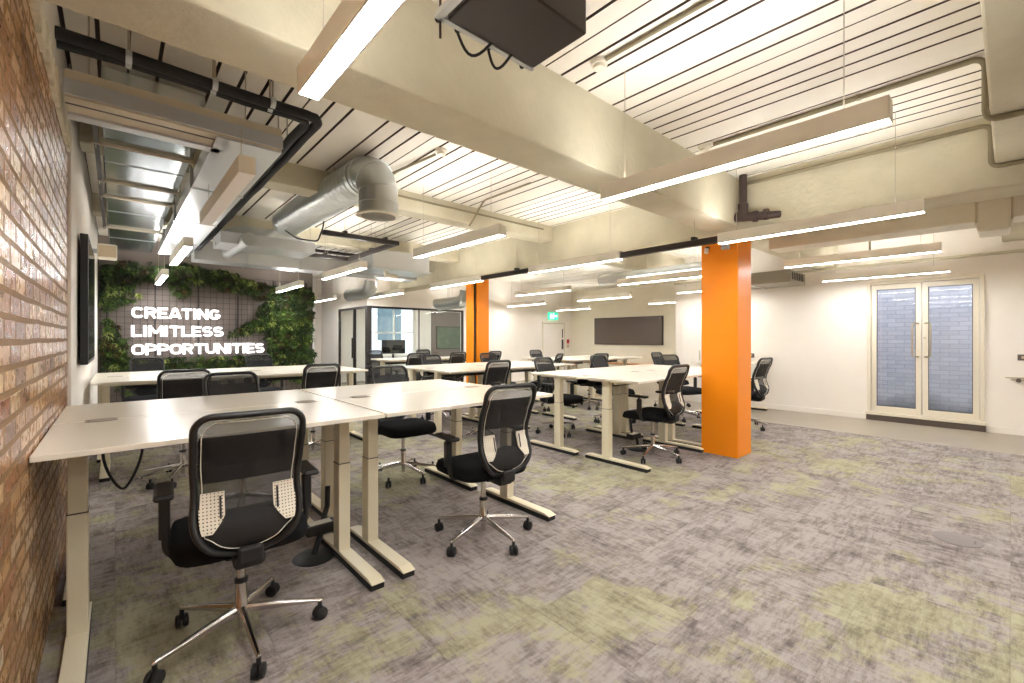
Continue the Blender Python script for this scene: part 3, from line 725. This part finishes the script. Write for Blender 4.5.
# ------------------------------------------------------------------ plant wall
tr_ = bmesh.new()
for i in range(34): x = -.18+i*.1; box(tr_, x-.003, x+.003, 9.872, 9.878, .05, 2.45)
for i in range(25): z = .05+i*.1; box(tr_, -.2, 3.12, 9.866, 9.872, z-.003, z+.003)
for i in range(6): x = -.1+i*.62; box(tr_, x-.01, x+.01, 9.872, 9.9, .05, 2.45)
tag(link('trellis', tr_, M['trellis']), 'dark wire trellis grid mounted on the taupe end wall', 'trellis')
def plants(name, label, blobs, n, size=(.04, .105)):
    """blobs: (x, z, rx, rz)"""
    bm = bmesh.new(); tot = sum(b[2]*b[3] for b in blobs)
    for bl in blobs:
        cnt = int(n*bl[2]*bl[3]/tot); tone = random.random()
        for _ in range(cnt):
            if _ % 9 == 0:
                r = math.sqrt(random.random()); t = random.uniform(0, 2*PI)
                cx = bl[0]+bl[2]*r*math.cos(t); cz = bl[1]+bl[3]*r*math.sin(t); dep = 9.85-random.uniform(.02, .16)*(1.1-r*.6)
                q = random.random(); mi = 0 if q < .5 else (1 if q < .85 else (2 if q < .93 else 3)); base = random.uniform(0, 2*PI)
                ls = random.uniform(*size)
            a = base+(_ % 9)*.7+random.uniform(-.25, .25); L = ls*random.uniform(.7, 1.15); w = L*random.uniform(.14, .24)
            dx, dz = math.cos(a), math.sin(a)*.8-.25; out = random.uniform(.02, .09)
            if not (-.2 < cx < 3.1): continue
            p0 = Vector((cx, dep, cz)); p1 = p0+Vector((dx*L*.5, -out, dz*L*.5+.015)); p2 = p0+Vector((dx*L, -out*.7, dz*L-.01))
            s = Vector((-dz, random.uniform(-.4, .4), dx)).normalized()*w
            if min(p1.x, p2.x) < -.19: continue
            if any(-.0 < q_.x-.17 < sx_ and z0_ < q_.z < z1_ for q_ in (p0, p1, p2) for sx_, z0_, z1_ in ((1.33, 1.6, 1.85), (1.4, 1.29, 1.54), (2.05, .97, 1.22))): continue
            v = [bm.verts.new(p) for p in (p0, p1-s, p2, p1+s, p1+Vector((0, .01, -.008)))]
            for f in ((0, 1, 4), (1, 2, 4), (2, 3, 4), (3, 0, 4)):
                fc = bm.faces.new([v[i] for i in f]); fc.material_index = mi
    o = link(name, bm, [M['leafA'], M['leafB'], M['leafC'], M['leafD']], recalc=False)
    return tag(o, label, 'plants', None, 'stuff')
random.seed(11)
plants('wall_plants', 'leafy plants along the top of the trellis above the lit words', [(.3, 2.42, .45, .17), (.9, 2.42, .5, .18), (1.45, 2.37, .4, .18), (1.85, 2.27, .3, .15), (2.2, 2.2, .3, .16), (.85, 2.12, .14, .1)], 3600)
plants('wall_plants', 'dark ferny plants hanging at the upper left of the trellis', [(-.05, 2.2, .16, .28), (.1, 2.05, .22, .16), (-.08, 1.92, .12, .15)], 1300)
plants('wall_plants', 'bright green plants at the lower left of the trellis beside the words', [(-.08, 1.3, .14, .28), (.06, 1.05, .24, .24), (.2, .85, .35, .14)], 1500)
plants('wall_plants', 'dense tall mass of mixed plants filling the right of the trellis', [(2.75, 2.0, .42, .36), (2.45, 1.75, .38, .3), (2.8, 1.5, .36, .42), (2.6, 1.15, .4, .4), (2.85, .8, .3, .4), (2.25, 1.6, .26, .18), (1.95, 1.5, .22, .10), (1.72, 1.4, .15, .06), (2.9, 2.2, .25, .18)], 8500)
plants('wall_plants', 'low plants along the bottom of the trellis under the lit words', [(.9, .84, .5, .15), (1.6, .86, .45, .16), (2.15, .88, .35, .16), (1.2, .5, 1.2, .35)], 3600)

# lit words on the trellis
sg = empty('lit_sign', (.2, 9.80, 1.0))
def ell(cx, cy, rx, ry, a0, a1, n=14, p=.72):
    o = []
    for i in range(n+1):
        t = math.radians(a0+(a1-a0)*i/n); c, s_ = math.cos(t), math.sin(t)
        o.append((cx+rx*math.copysign(abs(c)**p, c), cy+ry*math.copysign(abs(s_)**p, s_)))
    return o
HS = .098   # half stroke, letter height 1
h = .10
GL = {   # advance width, strokes along the centre line
 'C': (.86, [ell(.43, .5, .305, .375, 38, 322, 22)]), 'G': (.88, [ell(.43, .5, .305, .375, 38, 345, 22), [(.46, .45), (.755, .45)], [(.735, .45), (.735, .28)]]),
 'O': (.90, [ell(.45, .5, .325, .375, 0, 360, 28)]), 'R': (.84, [[(h, 0), (h, 1)], [(h, 1-h), (.45, 1-h)]+ell(.47, .685, .2, .19, 90, -90, 10, .9)+[(h, .495-.0)], [(.42, .48), (.68, 0)]]),
 'P': (.80, [[(h, 0), (h, 1)], [(h, 1-h), (.45, 1-h)]+ell(.46, .66, .21, .215, 90, -90, 10, .9)+[(h, .445)]]),
 'E': (.74, [[(h, 0), (h, 1)], [(h, 1-h), (.68, 1-h)], [(h, .5), (.62, .5)], [(h, h), (.68, h)]]), 'L': (.70, [[(h, 0), (h, 1)], [(h, h), (.66, h)]]),
 'A': (.90, [[(.10, 0), (.40, 1)], [(.80, 0), (.50, 1)], [(.25, .26), (.65, .26)], [(.40, .9), (.5, .9)]]), 'T': (.80, [[(0.02, 1-h), (.74, 1-h)], [(.38, 0), (.38, 1)]]),
 'I': (.34, [[(h+.04, 0), (h+.04, 1)]]), 'N': (.86, [[(h, 0), (h, 1)], [(.70, 0), (.70, 1)], [(h, .92), (.70, .08)]]),
 'M': (1.02, [[(h, 0), (h, 1)], [(.87, 0), (.87, 1)], [(h, .92), (.4975, .32)], [(.87, .92), (.4975, .32)]]),
 'S': (.80, [ell(.39, .685, .27, .19, 28, 180, 12, .85)+ell(.39, .685, .27, .185, 180, 270, 6, .85)[1:]+ell(.39, .315, .275, .185, 90, 0, 6, .85)[1:]+ell(.39, .315, .275, .19, 0, -152, 12, .85)[1:]]),
 'U': (.86, [[(h, 1), (h, .4)]+ell(.42, .4, .295, .275, 180, 360, 14, .85)+[(.715, 1)]])}
def word(txt, x0, x1, z0, z1):
    bm = bmesh.new(); tot = sum(GL[c][0] for c in txt)-.08; kx = (x1-x0)/tot; kz = z1-z0; X = 0.
    for c in txt:
        w_, strokes = GL[c]
        for st_ in strokes:
            closed = (Vector(st_[0])-Vector(st_[-1])).length < 1e-4; P = [Vector(p) for p in (st_[:-1] if closed else st_)]; P = [p for i, p in enumerate(P) if i == 0 or (p-P[i-1]).length > 1e-4]
            N = len(P); Lf = []; Rt = []
            for i, p in enumerate(P):
                t = (P[(i+1) % N]-P[i-1]) if closed or 0 < i < N-1 else (P[1]-P[0] if i == 0 else P[-1]-P[-2]); t.normalize(); n_ = Vector((-t.y, t.x))
                Lf.append(p+n_*HS); Rt.append(p-n_*HS)
            def V(q, y): return bm.verts.new((x0+(X+q.x)*kx, y, z0+min(1, max(0, q.y))*kz))
            F = [(V(a_, -.04), V(b_, -.04), V(a_, 0), V(b_, 0)) for a_, b_ in zip(Lf, Rt)]
            for i in range(N if closed else N-1):
                A, B_ = F[i], F[(i+1) % N]
                for q in ((0, 1), (1, 3), (3, 2), (2, 0)): bm.faces.new((A[q[0]], A[q[1]], B_[q[1]], B_[q[0]]))
            if not closed: bm.faces.new((F[0][0], F[0][2], F[0][3], F[0][1])); bm.faces.new((F[-1][0], F[-1][1], F[-1][3], F[-1][2]))
        X += w_
    return link('word', bm, M['letters'], sg)
word('CREATING', 0, 1.25, .635, .825); word('LIMITLESS', 0, 1.30, .322, .512); word('OPPORTUNITIES', 0, 1.98, .01, .20)
link('standoff', Bs([(x, x+.01, .0, .07, z, z+.01) for z in (.1, .42, .73) for x in (.1, .5, .9, 1.15)]), M['dark'], sg)
tag(sg, 'glowing white words CREATING LIMITLESS OPPORTUNITIES on the plant wall', 'sign')

# display on the left wall, small speaker
t = empty('wall_display', (-.205, 4.6, 1.1))
bm = bmesh.new(); vs = []
for (x, y) in ((.01, 0), (.055, 0), (.06, 1.18), (.02, 1.18)):
    vs.append([bm.verts.new((x, y, 0)), bm.verts.new((x, y, .98))])
for i in range(4): j2 = (i+1) % 4; bm.faces.new((vs[i][0], vs[j2][0], vs[j2][1], vs[i][1]))
bm.faces.new([v[0] for v in vs]); bm.faces.new([v[1] for v in vs][::-1])
link('casing', bm, M['black'], t, bev=.004)
bm = bmesh.new(); q = [bm.verts.new(p) for p in ((.058, .03, .03), (.0625, 1.15, .03), (.0625, 1.15, .95), (.058, .03, .95))]; bm.faces.new(q)
bmesh.ops.solidify(bm, geom=bm.faces[:], thickness=.002); link('screen', bm, M['screen'], t)
link('wall_bracket', B(0, .02, .4, .8, .3, .7), M['dark'], t)
tag(t, 'large black display on the white wall past the brick', 'display')
t = empty('loudspeaker', (-.21, 6.9, 2.2)); link('cabinet', Bs([(.06, .23, -.07, .08, 0, .17)]), M['cream'], t, bev=.02); link('bracket', B(0, .07, -.01, .01, .06, .11), M['steelbox'], t)
link('grille', B(.07, .22, -.075, -.07, .02, .15), M['paper'], t); tag(t, 'small cream loudspeaker on the left wall above the plants', 'loudspeaker')

# ------------------------------------------------------------------ overhead services
def run(name, label, cat, pts, r, m, n=10, rb=.05, clips=None, group=None):
    o = empty(name, pts[0]); p0 = Vector(pts[0])
    P = [Vector(p)-p0 for p in pts]
    link('pipe' if cat == 'pipe' else 'tube', T_(bend(P, rb) if len(P) > 2 else P, r, n), m, o, smooth='auto')
    for c in (clips or []):
        q = Vector(c)-p0; link('clip', T_([q-Vector((0, 0, .0)), q+Vector((0, 0, r+.018))], r*1.0+.004, 8), m, o)
    return tag(o, label, cat, group)
def hanger(parent, x, y, z0, z1, r=.004): link('hanger_rod', T_([(x, y, z0), (x, y, z1)], r, 6), M['wire'], parent)

# black insulated pipes, upper left
for k, (yy, xx, lb) in enumerate(((2.84, .96, 'thick black insulated pipe running from the brick wall, outer one of the pair'), (2.90, .90, 'thick black insulated pipe, inner one of the pair'))):
    o = empty('insulated_pipe', (0, 0, 2.66)); random.seed(k)
    P = bend([(-.2, yy, 0), (xx, yy+.02, 0), (xx, 8.9, 0)], .09)
    Q = []
    for a, b in zip(P, P[1:]):
        m_ = max(1, int((b-a).length/.25)); Q += [a.lerp(b, i/m_) for i in range(m_)]
    Q.append(P[-1]); Q = [p+Vector((0, 0, random.uniform(-.008, .008))) for p in Q]
    link('lagging', T_(Q, .028, 12), M['pipeblack'], o, smooth='auto')
    for x in (.05, .4, .68): link('hanger_rod', T_([(x, yy, .03), (x, yy, ZC-2.66)], .005, 6), M['wire'], o); link('pipe_clip', T_([(x-.012, yy, 0), (x+.012, yy, 0)], .032, 14), M['galv'], o)
    for y in (3.6, 5.4, 6.4, 8.): link('hanger_rod', T_([(xx, y, .03), (xx, y, ZC-2.66)], .005, 6), M['wire'], o)
    tag(o, lb, 'pipe', 'pair of black insulated pipes')
# L-shaped pale steel duct
o = empty('steel_duct', (0, 0, 2.5))
link('cross_section', Bs([(-.19, .80, 3.12, 3.2, .0, .14), (-.19, .80, 3.2, 3.3, .05, .14), (-.19, .80, 3.22, 3.34, .0, .05)]), M['tan'], o, bev=.003)
link('cover_strip', Bs([(-.19, .805, 3.108, 3.118, .01, .09)]), M['steelbox'], o, bev=.002)
link('gap_strip', B(-.19, .80, 3.203, 3.217, .0, .04), M['dark'], o)
link('lower_plate', Bs([(-.19, .5, 3.32, 3.40, -.014, .03), (.45, .80, 3.12, 8.0, -.014, .0)]), M['steelbox'], o, bev=.002)
link('long_section', B(.46, .79, 3.4, 8., .0, .13), M['steelbox'], o, bev=.004)
for y in (4.3, 5.6, 6.9): link('flange', B(.44, .805, y, y+.03, -.02, .14), M['galv'], o)
for x, y in ((-.1, 3.14), (.6, 3.14), (.47, 4.5), (.79, 4.5), (.47, 6.3), (.79, 6.3)): hanger(o, x, y, 0, ZC-2.5)
tag(o, 'L-shaped pale steel duct turning beside the foil panels at upper left', 'duct')
# foil panel duct
o = empty('foil_duct', (0, 0, 2.68)); link('underside', B(-.06, .44, 3.5, 9.3, 0, .2), M['foil'], o, bev=.004)
for y in (4.25, 5.25, 5.8, 7.4): link('support_channel', B(-.12, .47, y-.009, y+.009, -.024, -.002), M['tan'], o)
for y in (4.7, 6.5, 8.2): link('seam', B(-.062, .442, y-.004, y+.004, -.006, 0), M['galv'], o)
for y in (4.25, 5.25, 5.8, 7.4):
    for x in (-.1, .46): hanger(o, x, y, -.05, .3)
link('end_flange', B(-.11, -.085, 3.5, 7.5, -.02, .04), M['track'], o)
tag(o, 'reflective foil covered duct with cross supports above the display', 'duct')
# rectangular duct behind, running across above the plant wall
o = empty('rectangular_duct', (0, 0, 2.5)); link('body', B(.9, 4.7, 8.25, 8.65, 0, .3), M['steelbox'], o, bev=.004)
for x in (1.6, 2.4, 3.2, 4.): link('flange', B(x, x+.03, 8.235, 8.665, -.012, .312), M['galv'], o); hanger(o, x, 8.24, .3, ZC-2.5)
link('trunking', B(.9, 4.9, 8.1, 8.2, .32, .36), M['track'], o); tag(o, 'long rectangular duct crossing high in front of the plant wall and glass room', 'duct')
o = empty('fan_coil_unit', (3.0, 6.6, 2.42)); link('casing', B(0, 1.0, .0, .55, 0, .28), M['steelbox'], o, bev=.006); link('underside_tray', B(-.04, 1.04, -.04, .59, -.03, 0), M['galv'], o, bev=.004)
link('pipe_stub', T_([(.3, .2, -.03), (.3, .2, -.09), (.5, .2, -.1)], .04, 12), M['cream'], o, smooth='auto')
for x, y in ((.05, .05), (.95, .05), (.05, .5), (.95, .5)): hanger(o, x, y, .28, ZC-2.42)
tag(o, 'grey ceiling fan unit hanging left of the far orange column', 'fan unit')
# spiral duct with drop outlet
def spiral(bm, pts, r, pitch=.085, n=28):
    pts = [Vector(p) for p in pts]; P = []; R = []; acc = 0
    for a, b in zip(pts, pts[1:]):
        L = (b-a).length; k = max(1, round(L/(pitch/6)))
        for i in range(k):
            P.append(a.lerp(b, i/k)); d_ = (acc+L*i/k) % pitch; R.append(r*1.035 if d_ < pitch*.2 else r)
        acc += L
    P.append(pts[-1]); R.append(r); tube(bm, P, R, n)
o = empty('spiral_duct', (1.76, 3.82, 2.4)); bm = bmesh.new(); spiral(bm, [(-.03, .20, .40), (-.17, 2.15, .33)], .172)
link('straight_run', bm, M['galv'], o, smooth='auto')
bm = bmesh.new(); P = arc((-.03, .21, .40), (.01, -.02, .41), (.02, -.01, .18), 8); tube(bm, P, .172, 28); link('elbow', bm, M['galv'], o, smooth='auto')
for i in (1, 4, 7):
    t_ = (P[min(i+1, 8)]-P[i-1]).normalized(); link('elbow_seam', T_([P[i]-t_*.006, P[i]+t_*.006], .178, 28), M['galv'], o, smooth='auto')
bm = bmesh.new(); lathe(bm, [(.172, .2), (.172, .12), (.178, .115), (.178, .105), (.172, .10), (.172, .02), (.185, .01), (.185, 0), (.15, 0)], (.02, -.01), 32)
link('drop_collar', bm, M['galv'], o, smooth='auto')
bm = bmesh.new()
for i in range(-8, 9):
    h = math.sqrt(max(0, .15**2-(i*.018)**2)); 
    if h > .02: box(bm, .02+i*.018-.004, .02+i*.018+.004, -.01-h, -.01+h, -.006, .0)
link('grille', bm, M['dark'], o); link('grille_rim', L_([(.186, -.004), (.19, -.001), (.19, .006), (.182, .01)], (.02, -.01), 32), M['cream'], o)
for y in (.6, 1.6): hanger(o, -.1-.09*y, y, .5, ZC-2.4)
tag(o, 'silver spiral duct bending down to a round outlet in mid ceiling', 'duct')
o = empty('plenum_box', (0, 0, 2.46)); link('box', B(.95, 2.05, 6.35, 6.9, 0, .14), M['steelbox'], o, bev=.004)
bm = bmesh.new(); A = [bm.verts.new(p) for p in ((.95, 6.35, .14), (2.05, 6.35, .14), (2.05, 6.9, .14), (.95, 6.9, .14))]; C_ = [bm.verts.new(p) for p in ((1.2, 6.5, .27), (1.7, 6.5, .27), (1.7, 6.8, .27), (1.2, 6.8, .27))]
for i in range(4): bm.faces.new((A[i], A[(i+1) % 4], C_[(i+1) % 4], C_[i]))
bm.faces.new(C_); link('transition', bm, M['galv'], o)
for x, y in ((1., 6.4), (2., 6.4)): hanger(o, x, y, .14, ZC-2.46)
tag(o, 'grey plenum box under the far end of the spiral duct', 'duct')
o = empty('branch_duct', (1.22, 6.15, 2.5)); bm = bmesh.new(); spiral(bm, [(0, 0, 0), (-.04, 1.1, 0)], .08, .06, 18); link('straight_run', bm, M['galv'], o, smooth='auto'); link('end_collar', T_([(-.04, 1.08, 0), (-.041, 1.14, 0)], .088, 18), M['galv'], o, smooth='auto')
tag(o, 'narrow silver branch duct left of the plenum box', 'duct')
# black track frame
o = empty('black_track_frame', (0, 0, 2.47)); link('rail', Bs([(1.75, 2.68, 5.14, 5.2, 0, .05), (2.62, 2.68, 5.2, 6.7, 0, .05), (.95, 2.68, 6.66, 6.72, 0, .05)]), M['track'], o, bev=.003)
for x, y in ((2.0, 5.17), (2.5, 5.17), (2.65, 5.9), (1.6, 6.69), (2.3, 6.69)): hanger(o, x, y, .05, ZC-2.47, .003); link('clamp', B(x-.02, x+.02, y-.035, y+.035, .045, .075), M['black'], o)
link('drop_cable', T_(bend([(1.76, 5.17, .4), (1.76, 5.17, .1), (1.74, 5.3, -.06), (1.6, 5.6, .0), (1.5, 5.7, .1)], .05), .009, 8), M['black'], o, smooth='auto')
tag(o, 'black U-shaped track frame hanging beyond the round duct outlet', 'track')
# ducts in the distance
for nm, x, y0, y1, z, r, lb in (('round_duct', 6.65, 3.1, 5.0, 2.36, .10, 'silver round duct left of the near orange column top'),
                       ('round_duct', 3.9, 8.9, 9.8, 2.25, .13, 'short round duct over the left of the glass room'),
                       ('round_duct', 5.6, 8.0, 8.9, 2.1, .11, 'pale round duct left of the far orange column'),
                       ('round_duct', 6.1, 8.7, 9.6, 2.1, .10, 'pale round duct close behind its twin at the far column')):
    o = empty(nm, (x, y0, z)); bm = bmesh.new(); spiral(bm, [(0, 0, 0), (0, y1-y0, 0)], r, .08, 22); link('straight_run', bm, M['galv'], o, smooth='auto')
    link('elbow', T_(arc((0, .02, 0), (0, -.2, 0), (0, -.22, .22), 8), r*1.04, 22), M['galv'], o, smooth='auto')
    link('collar', T_([(0, y1-y0-.04, 0), (0, y1-y0, 0)], r*1.08, 22), M['galv'], o, smooth='auto'); hanger(o, 0, (y1-y0)/2, r, ZC-z); tag(o, lb, 'duct')
o = empty('grey_duct_box', (8.05, 2.35, 2.2)); link('body', B(0, .8, 0, .85, 0, .2), M['greyduct'], o, bev=.006); link('flange', B(-.015, .815, .6, .63, -.015, .215), M['galv'], o)
for i in range(7): link('fin', B(.1+i*.09, .11+i*.09, -.01, .0, .05, .17), M['dark'], o)
tag(o, 'grey duct box right behind the top of the near orange column', 'duct')
o = empty('painted_duct', (5.75, -3, 2.34)); link('body', B(0, .32, 0, 4.9, 0, .2), M['cream'], o, bev=.01); link('collar', Bs([(-.012, .332, 2.985, 3.0, -.015, .212), (-.012, .332, 3.2, 3.215, -.015, .212)]), M['tan'], o); link('hood', B(-.03, .35, 3.0, 3.2, -.1, .23), M['cream'], o, bev=.02)
tag(o, 'cream painted duct running along the ceiling toward the upper right edge', 'duct')
# soil pipe by the near column
o = empty('soil_pipe', (4.84, 1.84, 2.53)); link('riser', T_([(0, 0, .46), (0, 0, .06)], .036, 16), M['soil'], o, smooth='auto')
link('coupling', L_([(.038, .1), (.05, .11), (.05, .15), (.038, .16)], (0, 0), 18), M['soil'], o, smooth='auto')
link('elbow', T_([(0, 0, .11), (0, 0, .06), (.0, -.02, .025), (0, -.06, .01), (0, -.1, .005)], .044, 16), M['soil'], o, smooth='auto')
link('branch', T_([(0, .07, .03), (0, -.1, .005), (.01, -.34, -.02)], [.05, .045, .034], 16), M['soil'], o, smooth='auto')
for y_ in (-.10, -.2): link('collar', T_([(0, y_, .003), (0, y_-.035, 0)], .056, 16), M['soil'], o, smooth='auto')
tag(o, 'dark brown soil pipe with an elbow above the near orange column', 'pipe')
# conduits
run('conduit', 'painted conduit on the deck bending down at the upper right', 'conduit', [(3.84, 1.7, 2.966), (3.84, .10, 2.966), (3.84, .10, 2.58), (3.84, -1.2, 2.58)], .017, M['cond'], rb=.07, clips=[(3.84, 1.5, 2.95), (3.84, .7, 2.95)])
run('conduit', 'painted conduit along the face of the long beam at the right', 'conduit', [(4.905, 1.85, 2.905), (4.905, .10, 2.905), (4.905, .10, 2.58), (4.905, -1.2, 2.58)], .016, M['cond'], rb=.06)
run('conduit', 'short painted conduit near the black ceiling box', 'conduit', [(2.19, 1.62, 2.966), (2.19, .2, 2.966)], .012, M['cond'])
run('conduit', 'painted conduit along the slim beam ending in a small joint', 'conduit', [(2.2, 4.58, 2.9), (4.7, 4.58, 2.9)], .012, M['cond'])
run('conduit', 'painted conduit left of the silver elbow with a detector at its end', 'conduit', [(.7, 2.5, 2.95), (1.35, 2.55, 2.95)], .012, M['cond'])
run('conduit', 'painted conduit behind the silver elbow leading to a ceiling detector', 'conduit', [(2.05, 4.3, 2.95), (2.15, 3.45, 2.95)], .012, M['cond'])
run('conduit', 'bent conduit dropping from the deck above the lit light mid room', 'conduit', [(3.3, 3.4, 2.95), (3.3, 4.2, 2.95), (3.3, 4.5, 2.7)], .011, M['cond'])
run('conduit', 'thin conduit dropping above the glazed doors', 'conduit', [(7.2, 1.5, 2.9), (7.2, 1.2, 2.75), (7.2, 1.2, 2.35)], .012, M['cond'])
for x, y, lb in ((2.19, 1.66, 'round white ceiling detector at the end of the conduit near the black box'), (3.84, 1.78, 'round white ceiling detector above the long right light'), (2.17, 3.38, 'round white detector right of the silver elbow'), (1.4, 2.58, 'round white detector left of the silver elbow')):
    o = empty('ceiling_detector', (x, y, ZC)); link('base', L_([(.05, -.03), (.052, -.012), (.052, 0)], n=20), M['cream'], o, smooth='auto'); link('sensor', L_([(.02, -.055), (.036, -.05), (.04, -.03)], n=20), M['cream'], o, smooth='auto'); tag(o, lb, 'detector', 'ceiling detectors')
# ceiling box at the top of the picture
o = empty('ceiling_box', (.78, .93, 2.3)); link('housing', B(0, .38, 0, .25, 0, .5), M['acblack'], o, bev=.006)
link('mounting_frame', Bs([(-.02, .385, .25, .268, .0, .02), (-.035, -.012, 0, .268, .0, .02)]), M['steelbox'], o)
for x in (-.015, .06, .19, .35): link('cable_gland', T_([(x, .262, .012), (x, .285, .012)], .010, 10), M['black'], o, smooth='auto')
for a, d_ in ((.06, .12), (.19, .08)): link('cable', T_([(a+d_*t, .283+.02*math.sin(PI*t)-.04*t, .01-.055*math.sin(PI*t)) for t in [i/10 for i in range(11)]], .005, 8), M['black'], o, smooth='auto')
link('bolt', T_([(-.012, .272, .1), (-.012, .272, -.05)], .004, 8), M['soil'], o)
for x in (.02, .36): hanger(o, x, .12, .5, ZC-2.3, .006)
tag(o, 'dark brown box with looping cables hanging at the top of the picture', 'ceiling unit')

# ------------------------------------------------------------------ daylight outside
w = bpy.data.worlds.new('World'); SC.world = w; w.use_nodes = True
bg = w.node_tree.nodes['Background']; bg.inputs['Color'].default_value = (.88, .93, 1, 1); bg.inputs['Strength'].default_value = 1.3

# ------------------------------------------------------------------ camera
cam = bpy.data.cameras.new('Camera'); co = bpy.data.objects.new('Camera', cam); COL.objects.link(co)
cam.sensor_width = 36; cam.lens = 445./1024*36; cam.shift_y = -3.5/1024
co.location = (0, 0, 1.3); co.rotation_euler = (PI/2, 0, -math.atan(397/445.)); cam.clip_start = .02
SC.camera = co
SC.view_settings.view_transform = 'Standard'; SC.view_settings.look = 'None'
SC.view_settings.gamma = 1; SC.view_settings.use_curve_mapping = False
SC.view_settings.exposure = 2.05
SC.cycles.use_denoising = True
SC.cycles.max_bounces = 10; SC.cycles.diffuse_bounces = 6; SC.cycles.transparent_max_bounces = 16
SC.cycles.sample_clamp_indirect = 6
